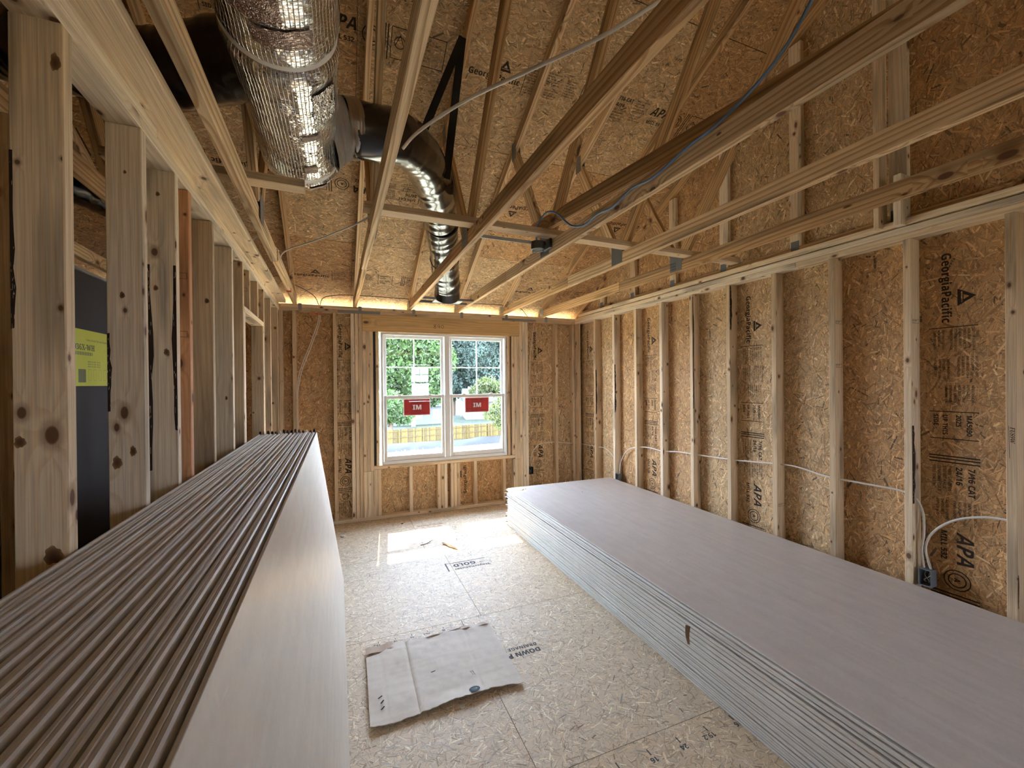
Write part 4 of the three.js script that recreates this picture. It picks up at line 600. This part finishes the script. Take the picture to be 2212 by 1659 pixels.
// ---------------------------------------------------------------- tub surround and label beyond the partition
{
  const t = tag(group('tub_surround', [-1.0, 0, 2.6]), 'dark back of a tub surround seen between the left studs', 'tub surround');
  const sh = new THREE.Shape(); sh.moveTo(-1.1, 0); sh.lineTo(0.85, 0); sh.lineTo(0.85, 2.0); sh.quadraticCurveTo(0.85, 2.06, 0.79, 2.06); sh.lineTo(-1.04, 2.06); sh.quadraticCurveTo(-1.1, 2.06, -1.1, 2.0); sh.lineTo(-1.1, 0);
  const g = new THREE.ExtrudeGeometry(sh, { depth: 0.02, bevelEnabled: true, bevelSize: 0.008, bevelThickness: 0.008, bevelSegments: 2 }); const p = mesh('back_panel', g, M.tub, t); p.rotation.y = -Math.PI / 2; p.position.x = -0.01;
  board('top_flange', t, [-0.03, 2.06, -1.1], [0.012, 2.072, 0.85], std({ color: 0x8b8780, roughness: 0.6 }), 0.003);
  for (const z of [-0.9, -0.3, 0.62]) board('stiffener', t, [0.002, 0.1, z], [0.02, 1.5, z + 0.04], M.tub, 0.004);
  const lab = printQuad('yellow_label', t, [0.0075, 1.585, 0.43], [0, 0, -0.44], [0, 0.235, 0], std({ roughness: 0.7, side: THREE.DoubleSide, map: canvasTex(880, 470, (g2) => { g2.fillStyle = '#d3d51c'; g2.fillRect(0, 0, 880, 470); g2.fillStyle = '#1d1d10'; g2.font = '24px serif'; g2.fillText('Center Drain Tub and Shower', 400, 90); g2.font = 'bold 68px serif'; g2.fillText('TS6036X-WH', 95, 170); for (let i = 0; i < 34; i++) g2.fillRect(190 + i * 9, 185, 3 + (i * 7) % 4, 28); g2.font = '16px sans-serif'; for (let i = 0; i < 3; i++) g2.fillText('Model / Lot / Date    60 x 36', 420, 270 + i * 20); g2.fillStyle = '#6a6a16'; g2.fillRect(280, 330, 110, 110); g2.strokeStyle = '#3a3a10'; for (let i = 0; i < 5; i++) { g2.strokeRect(430 + i * 80, 330, 44, 90); } }) })); lab.userData.label = 'yellow paper label with black print';
  const s = tag(board('partition_stud', undefined, [-0.93, 0, 3.40], [-0.841, 2.39, 3.438], M.stud[3]), 'shaded stud of the next partition at the far left edge', 'stud'); s.name = 'partition_stud';
}

// ---------------------------------------------------------------- things on the floor and on the stack
{
  const g = group('flattened_carton', [0.49, 0, 2.83]); tag(g, 'flattened corrugated cardboard box with torn front edge on the floor', 'cardboard');
  const n = makeNoise(555), W = 0.76, D = 0.60, nx = 84, nz = 66, pos = [], uv = [], ix = [], fold = [-0.155, 0.16], hAt = (x, z) => { let y = 0.008 + 0.012 * n(x * 5 + 20, z * 5 + 20, 64, 64) + 0.003 * n(x * 30 + 30, z * 30 + 30, 256, 256); y -= 0.008 * Math.exp(-(((x - fold[0] + 0.02 * z) / 0.006) ** 2)) + 0.004 * Math.exp(-(((x - fold[1] + 0.1 * z - 0.03) / 0.004) ** 2)) + 0.003 * Math.exp(-(((x + 0.30) / 0.004) ** 2)); y += 0.010 * smooth(0.2, 0.30, z) * (0.5 + 0.5 * Math.sin(x * 11 + 1)); return Math.max(0.004, y); };
  const topZ = (x) => -D / 2 + (x < -0.19 ? 0.075 * smooth(0.02, 0.2, -0.15 - x) : 0.04 * (1 - smooth(-0.12, 0.05, x)) * smooth(-0.2, -0.12, x) * 0.2) + 0.004 * Math.sin(x * 60), botZ = (x) => D / 2 + 0.005 * Math.sin(x * 17) + 0.008 * (n(x * 60 + 40, 3, 256, 8) - 0.5) - 0.02 * smooth(-0.1, 0.05, x) * (1 - smooth(0.2, 0.38, x));
  for (const top of [1, 0]) for (let i = 0; i <= nx; i++) for (let j = 0; j <= nz; j++) { const x = -W / 2 + W * i / nx + (j / nz - 0.5) * -0.01, a = topZ(x), b = botZ(x), z = a + (b - a) * j / nz; pos.push(x, hAt(x, z) + (top ? 0.0035 : 0), z); uv.push(x / 1.2, z / 1.2); }
  const at = (t, i, j) => (t ? 0 : (nx + 1) * (nz + 1)) + i * (nz + 1) + j;
  for (let i = 0; i < nx; i++) for (let j = 0; j < nz; j++) { ix.push(at(1, i, j), at(1, i, j + 1), at(1, i + 1, j), at(1, i + 1, j), at(1, i, j + 1), at(1, i + 1, j + 1)); ix.push(at(0, i, j), at(0, i + 1, j), at(0, i, j + 1), at(0, i + 1, j), at(0, i + 1, j + 1), at(0, i, j + 1)); }
  for (let i = 0; i < nx; i++) for (const j of [0, nz]) { const q = [at(1, i, j), at(1, i + 1, j), at(0, i + 1, j), at(0, i, j)]; j ? ix.push(q[0], q[3], q[1], q[1], q[3], q[2]) : ix.push(q[0], q[1], q[3], q[1], q[2], q[3]); }
  for (let j = 0; j < nz; j++) for (const i of [0, nx]) { const q = [at(1, i, j), at(1, i, j + 1), at(0, i, j + 1), at(0, i, j)]; i ? ix.push(q[0], q[1], q[3], q[1], q[2], q[3]) : ix.push(q[0], q[3], q[1], q[1], q[3], q[2]); }
  const geo = new THREE.BufferGeometry(); geo.setAttribute('position', new THREE.Float32BufferAttribute(pos, 3)); geo.setAttribute('uv', new THREE.Float32BufferAttribute(uv, 2)); geo.setIndex(ix); const q = toCreasedNormals(geo, 0.9);
  const card = std({ map: paperMap, color: 0xdccfbe, roughness: 0.7, side: THREE.DoubleSide }), dark = std({ map: paperMap, color: 0xb8a28c, roughness: 0.85, side: THREE.DoubleSide });
  mesh('carton_panel', q, card, g);
  const flap = (x0, x1, z0, z1, y0, y1, skew) => { const f = new THREE.PlaneGeometry(1, 1, 10, 4), p = f.attributes.position; for (let i = 0; i < p.count; i++) { const a = p.getX(i) + 0.5, b = 0.5 - p.getY(i); p.setXYZ(i, x0 + (x1 - x0) * a, y0 + (y1 - y0) * b + 0.004 * Math.sin(a * 9), z0 + (z1 - z0) * b + skew * a); } f.computeVertexNormals(); mesh('torn_flap', f, dark, g).userData.label = 'darker torn cardboard flap'; };
  flap(-0.375, -0.22, -0.325, -0.245, 0.012, 0.022, -0.012); flap(-0.02, 0.20, -0.315, -0.285, 0.006, 0.02, -0.012); flap(0.20, 0.375, -0.335, -0.285, 0.006, 0.02, 0.01);
  printQuad('round_stamp', g, [0.09, 0.030, 0.285], [0.062, 0.002, 0], [0, -0.006, -0.052], inkMat(128, 128, (c) => { c.beginPath(); c.arc(64, 64, 58, 0, 7); c.fill(); c.fillStyle = '#000'; c.fillRect(34, 44, 60, 6); c.fillRect(28, 60, 72, 6); c.fillRect(38, 76, 50, 6); }, 0x3d5662));
  printQuad('printed_code', g, [0.135, 0.022, 0.115], [0.01, 0, 0.055], [0.022, 0, -0.006], inkMat(160, 60, (c) => { c.font = 'bold 22px monospace'; c.fillText('2HTH01021', 4, 26); c.fillText('4018 53', 4, 52); }, 0x3a3a3a));
  for (const [x, z, a] of [[-0.34, 0.13, 0.6], [-0.33, 0.17, 0.9], [-0.332, 0.21, 0.8], [-0.06, 0.04, 0.2]]) printQuad('ink_tick', g, [x, hAt(x, z) + 0.009, z], [0.025 * Math.cos(a), 0, -0.025 * Math.sin(a)], [0.004, 0, 0.006], std({ color: 0x2b2622, side: THREE.DoubleSide }));
  // a crumpled strip, a washer, chips and crumbs
  const w = mesh('foil_wrapper', tubeGeo([[0.905, 0.012, 1.03], [0.93, 0.016, 1.08], [0.965, 0.014, 1.15], [1.01, 0.012, 1.25]], 0.016, 30, 10, (u, v) => (0.3 + 0.7 * Math.sin(u * Math.PI)) * (0.7 + 0.7 * dn(u * 9, v * 5, 9, 5))), std({ color: 0xf2f2f0, metalness: 0.1, roughness: 0.4 })); tag(w, 'crumpled silvery wrapper strip on the floor near the window', 'wrapper');
  const k = mesh('knockout_disc', new THREE.CylinderGeometry(0.0125, 0.0125, 0.0025, 20), std({ color: 0xd9dcd4, metalness: 0.7, roughness: 0.3 })); k.position.set(0.532, 0.0018, 3.146); tag(k, 'shiny metal disc on the floor beside the cardboard', 'disc');
  const sw = tube('bent_wire', undefined, [[0.70, 0.004, 1.0], [0.76, 0.006, 0.99], [0.83, 0.012, 0.93]], 0.003, M.blackMatt, 12, 5); tag(sw, 'short bent dark wire in the window light on floor', 'wire');
  const chip = (label, x, y, z, s, mat, cat = 'scrap') => { const m = mesh('scrap', tapeGeos[Math.floor(rand() * 3)], mat); m.scale.set(s, s * 0.35, s * 0.7); m.position.set(x, y + s * 0.3, z); m.rotation.y = rand() * 6; tag(m, label, cat); };
  chip('white scrap beside the far end of the leaning stack', 0.0, 0, 0.44, 0.03, tapeWhite); chip('dark scrap on the floor under the window', 0.62, 0, 0.28, 0.014, tapeDark); chip('pale wood scrap on the floor by the far plate', 0.95, 0, 0.2, 0.014, tapeWhite);
  const yS = 0.001 + 32 * 0.01282 + 0.001; chip('white crumb on the flat stack, the largest one', 1.955, yS, 3.0, 0.010, tapeWhite, 'crumb'); chip('small crumb on the flat stack near its far end', 2.36, yS, 1.28, 0.006, tapeDark, 'crumb'); chip('white crumb on the flat stack nearest the camera', 2.09, yS, 3.53, 0.005, tapeWhite, 'crumb');
}

// ---------------------------------------------------------------- outdoors, seen through the window (upper storey)
const GY = -4.6;
{
  const gm = std({ roughness: 1, map: (() => { const w = 512, d = new Uint8Array(w * w * 4), n = makeNoise(900); for (let y = 0; y < w; y++) for (let x = 0; x < w; x++) { const u = x / w, v = y / w, q = 0.72 + 0.5 * n(u * 130, v * 50, 130, 50) * n(u * 60, v * 90, 60, 90), b = n(u * 6, v * 6, 6, 6); const i = (y * w + x) * 4; d[i] = Math.min(255, (214 - 20 * b) * q); d[i + 1] = Math.min(255, (200 - 26 * b) * q); d[i + 2] = Math.min(255, (160 - 30 * b) * q); d[i + 3] = 255; } const t = dataTex(d, w, w, true); t.repeat.set(40, 40); return t; })() });
  const gr = structure(mesh('ground', new THREE.PlaneGeometry(400, 400), gm), 'straw covered ground outside'); gr.rotation.x = -Math.PI / 2; gr.position.set(0, GY, -60);
  const lower = structure(mesh('lower_storey', new THREE.BoxGeometry(XR - XE + 0.2, -0.3 - GY, ZB + 0.25), M.wrap), 'storey below'); lower.position.set((XR + XE) / 2, (GY - 0.3) / 2, ZB / 2);
  const lawn = structure(mesh('lawn', new THREE.PlaneGeometry(400, 200), std({ color: 0x1f2a12, roughness: 1 })), 'dark grass beyond the fence'); lawn.rotation.x = -Math.PI / 2; lawn.position.set(0, GY + 0.02, -140);
  // timber fence
  const fe = tag(group('timber_fence', [0, GY, 0]), 'new yellow timber fence across the yard outside', 'fence'), fm = [std({ map: spfTex, color: 0x544a14, roughness: 0.8 }), std({ map: spfTex, color: 0x453b0e, roughness: 0.8 }), std({ map: spfTex, color: 0x665a20, roughness: 0.8 }), std({ map: spfTex, color: 0x3a300c, roughness: 0.8 })], zf = (x) => -37.1 - 0.155 * (x - 4), pg = [boardGeo([0.138, 1.68, 0.018], 1), boardGeo([0.138, 1.72, 0.018], 1), boardGeo([0.138, 1.70, 0.018], 1)];
  let i = 0; for (let x = 0; x < 21; x += 0.145, i++) { const p = mesh('picket', pg[i % 3], fm[[0, 1, 2, 0, 3, 1, 0, 2, 1, 3][(i * 7) % 10]], fe); p.position.set(x, 0.86, zf(x)); p.rotation.y = 0.154; }
  for (let x = 0.3; x < 20; x += 2.44) { for (const y of [0.3, 0.9, 1.5]) strut('rail', fe, [x, y, zf(x) + 0.045], [x + 2.40, y, zf(x + 2.40) + 0.045], 0.038, 0.085, fm[1]); const p = board('post', fe, [x - 0.045, 0, zf(x) + 0.03], [x + 0.045, 1.66, zf(x) + 0.12], fm[0]); }
  // black silt fence on stakes
  const sf = tag(group('silt_fence', [0, GY, 0]), 'sagging black silt fence in front of the timber fence', 'silt fence'); { const g = new THREE.PlaneGeometry(24, 0.8, 60, 5), p = g.attributes.position, n = makeNoise(33); for (let k = 0; k < p.count; k++) { const x = p.getX(k) + 10, y = p.getY(k) + 0.4; p.setXYZ(k, x, Math.max(0.01, y * (0.82 + 0.22 * n(x * 0.7 + 9, 1, 64, 8))), -33.6 - 0.12 * x + 0.15 * n(x * 1.3 + 5, y * 2 + 3, 64, 8)); } g.computeVertexNormals(); mesh('fabric', g, std({ color: 0x34383e, roughness: 0.7, side: THREE.DoubleSide }), sf); for (let x = -1; x < 22; x += 2) board('stake', sf, [x, 0, -33.7 - 0.12 * x], [x + 0.04, 0.95, -33.66 - 0.12 * x], fm[1]); }
  // straw tufts, too many to count
  const sg = new THREE.ConeGeometry(0.03, 0.5, 3), im = new THREE.InstancedMesh(sg, std({ color: 0xe2d9b4, roughness: 1 }), 5000), mt = new THREE.Matrix4(), r = rng(44), q = new THREE.Quaternion(), e = new THREE.Euler(); for (let k = 0; k < 5000; k++) { e.set(r() * 3, r() * 6, 1 + r()); q.setFromEuler(e); const s = 0.6 + r() * 0.9; mt.compose(V(-1 + r() * 18, GY + 0.03 + 0.12 * r(), -33 + r() * 12), q, V(s, s, s)); im.setMatrixAt(k, mt); } im.name = 'straw_mulch'; im.userData = { kind: 'stuff', label: 'loose pale straw spread on the ground', category: 'straw' }; scene.add(im);
}
const leafGeo = (() => { const g = new THREE.BufferGeometry(), r = rng(3), p = []; for (let i = 0; i < 5; i++) { const a = r() * 6.28, b = (r() - 0.5) * 1.6, d = V(Math.cos(a) * Math.cos(b), Math.sin(b), Math.sin(a) * Math.cos(b)), s = V(-Math.sin(a), 0, Math.cos(a)).multiplyScalar(0.3), o = V(r() - 0.5, r() - 0.5, r() - 0.5).multiplyScalar(0.7), t = o.clone().addScaledVector(d, 0.9), m = o.clone().addScaledVector(d, 0.45); p.push(...o.toArray(), ...m.clone().add(s).toArray(), ...t.toArray(), ...o.toArray(), ...t.toArray(), ...m.clone().sub(s).toArray()); } g.setAttribute('position', new THREE.Float32BufferAttribute(p, 3)); g.computeVertexNormals(); return g; })();
const leafMat = (c) => phys({ color: c, roughness: 0.9, side: THREE.DoubleSide, transmission: 0.35, thickness: 0 });
const leafMats = { bright: leafMat(0x324e08), blue: leafMat(0x2c4032), dark: leafMat(0x1c2914), pale: leafMat(0x444f1a) };
const bark = std({ color: 0x6b5a4c, roughness: 1 });
function tree(label, x, z, h, lobes, kind, count, leaf, seed, category = 'tree') {
  const t = tag(group(category === 'tree' ? 'broadleaf_tree' : 'flowering_shrub', [x, GY, z]), label, category), r = rng(seed), hi = Math.min(...lobes.map((l) => l[1]));
  if (category === 'tree') { mesh('trunk', tubeGeo([[0, -0.1, 0], [0.15, h * 0.3, 0.1], [0, h * 0.6, 0], [0.2, h * 0.85, 0]], 0.28, 20, 9, (u) => 1.2 - 0.9 * u), bark, t); for (let i = 0; i < 5; i++) { const l = lobes[i % lobes.length]; mesh('branch', tubeGeo([[0.05, h * (0.3 + 0.08 * i), 0], [l[0] * 0.5, (h * 0.4 + l[1]) / 2, l[2] * 0.5], [l[0] * 0.9, l[1], l[2] * 0.9]], 0.09, 10, 6, (u) => 1.1 - 0.8 * u), bark, t); } }
  const im = new THREE.InstancedMesh(leafGeo, leafMats[kind], count), m = new THREE.Matrix4(), q = new THREE.Quaternion(), e = new THREE.Euler(), col = new THREE.Color();
  for (let k = 0; k < count; k++) { const l = lobes[Math.floor(r() * lobes.length)]; let d; do d = V(r() * 2 - 1, r() * 2 - 1, r() * 2 - 1); while (d.lengthSq() > 1 || d.lengthSq() < 0.02); d.normalize().multiplyScalar(Math.pow(r(), 0.4)); e.set(r() * 6, r() * 6, r() * 6); q.setFromEuler(e); const s = leaf * (0.6 + 0.8 * r()); m.compose(V(l[0] + d.x * l[3], l[1] + d.y * l[4], l[2] + d.z * l[3]), q, V(s, s, s)); im.setMatrixAt(k, m); const b = 0.75 + 0.5 * r(); im.setColorAt(k, col.setRGB(b, b * (0.95 + 0.1 * r()), b * 0.95)); }
  im.name = 'foliage'; im.castShadow = im.receiveShadow = true; im.userData.kind = 'stuff'; t.add(im); return t;
}
tree('big bright green tree filling the left half of the window', 9.5, -56, 15, [[-2, 8, 0, 4.2, 4.2], [2.4, 9.5, 1, 3.6, 3.8], [0, 12.5, 0, 3.6, 3.2], [-3.2, 11.5, 1, 3, 3], [1.5, 6, 1.5, 3.6, 3]], 'bright', 8000, 0.5, 61);
tree('blue green tree behind the middle of the window', 20, -74, 19, [[-3, 10, 0, 4, 5], [1, 14, 0, 4, 5], [3.5, 10, 1, 4, 5], [-1, 6, 0, 4, 3]], 'blue', 6500, 0.55, 62);
tree('blue green tree at the right edge of the window', 29, -70, 19, [[-4, 9, 0, 4, 5], [0, 13.5, 0, 4.4, 4.5], [3, 9, 0, 4, 5], [-2, 5.5, 1, 3.6, 3]], 'blue', 6500, 0.55, 63);
tree('dark distant tree behind the bright green one', 14, -92, 20, [[0, 14, 0, 6, 6], [5, 12, 0, 5, 6], [-5, 12, 0, 5, 6]], 'dark', 4500, 0.8, 64);
tree('dark distant tree behind the right hand trees', 33, -96, 21, [[0, 13, 0, 7, 7], [6, 11, 0, 6, 6], [-7, 11, 0, 6, 6]], 'dark', 4500, 0.8, 65);
tree('low green tree at the lower left of the window', 5.2, -46, 6, [[0, 3.6, 0, 2, 1.9], [1.2, 2.6, 0.4, 1.4, 1.2], [-1, 2.8, 0, 1.6, 1.6]], 'bright', 1600, 0.32, 66);
tree('young leafy tree in front of the fence at the right of the window', 14.6, -33.5, 5.6, [[0, 3.6, 0, 1.3, 1.3], [1.2, 4.3, 0, 1.2, 1.0], [0.2, 2.2, 0.4, 1.2, 0.7], [-1.1, 3.2, 0.3, 0.9, 0.8]], 'pale', 900, 0.24, 67);
tree('pale flowering shrub crown above the white house', 21.5, -58, 7, [[0, 5.8, 0, 2.2, 1.2], [2, 5.2, 0, 1.9, 1.2], [-1.6, 4.6, 0, 1.5, 1.2]], 'pale', 1500, 0.4, 68, 'shrub');
function house(label, x, z, w, h, d, wall, roof, turn, wins) {
  const t = tag(group('house', [x, GY, z]), label, 'house'); t.rotation.y = turn; const wm = std({ color: wall, roughness: 0.8 }), rm = std({ color: roof, roughness: 0.9 }), gl = std({ color: 0x6f7f8c, roughness: 0.2 });
  board('wall', t, [-w / 2, 0, -d / 2], [w / 2, h, d / 2], wm, 0.01);
  const sh = new THREE.Shape(); sh.moveTo(-d / 2 - 0.4, 0); sh.lineTo(0, d * 0.32); sh.lineTo(d / 2 + 0.4, 0); sh.lineTo(-d / 2 - 0.4, 0); const g = new THREE.ExtrudeGeometry(sh, { depth: w + 0.8, bevelEnabled: false }), m = mesh('roof', g, rm, t); m.rotation.y = Math.PI / 2; m.position.set(-w / 2 - 0.4, h, 0);
  for (const [a, y] of wins) { const f = board('window', t, [a - 0.5, y, d / 2 + 0.002], [a + 0.5, y + 1.3, d / 2 + 0.05], std({ color: 0xf2f2ee, roughness: 0.6 }), 0.01); for (const [u, v] of [[-0.21, -0.3], [0.21, -0.3], [-0.21, 0.3], [0.21, 0.3]]) { const p = mesh('pane', new THREE.BoxGeometry(0.36, 0.54, 0.01), gl, f); p.position.set(u, v, 0.03); } }
}
house('low grey house with white trim behind the fence at left', 10.2, -62, 9, 2.7, 7, 0x5f6266, 0x373b41, 0.1, [[-2.6, 0.9], [0.2, 0.9], [2.8, 0.9]]);
house('white house behind the fence at right', 24, -66, 8, 3.0, 7, 0x6a6c6a, 0x3e4246, -0.2, [[-2.4, 1.0], [1.4, 1.0]]);
renderer.render(scene, camera);
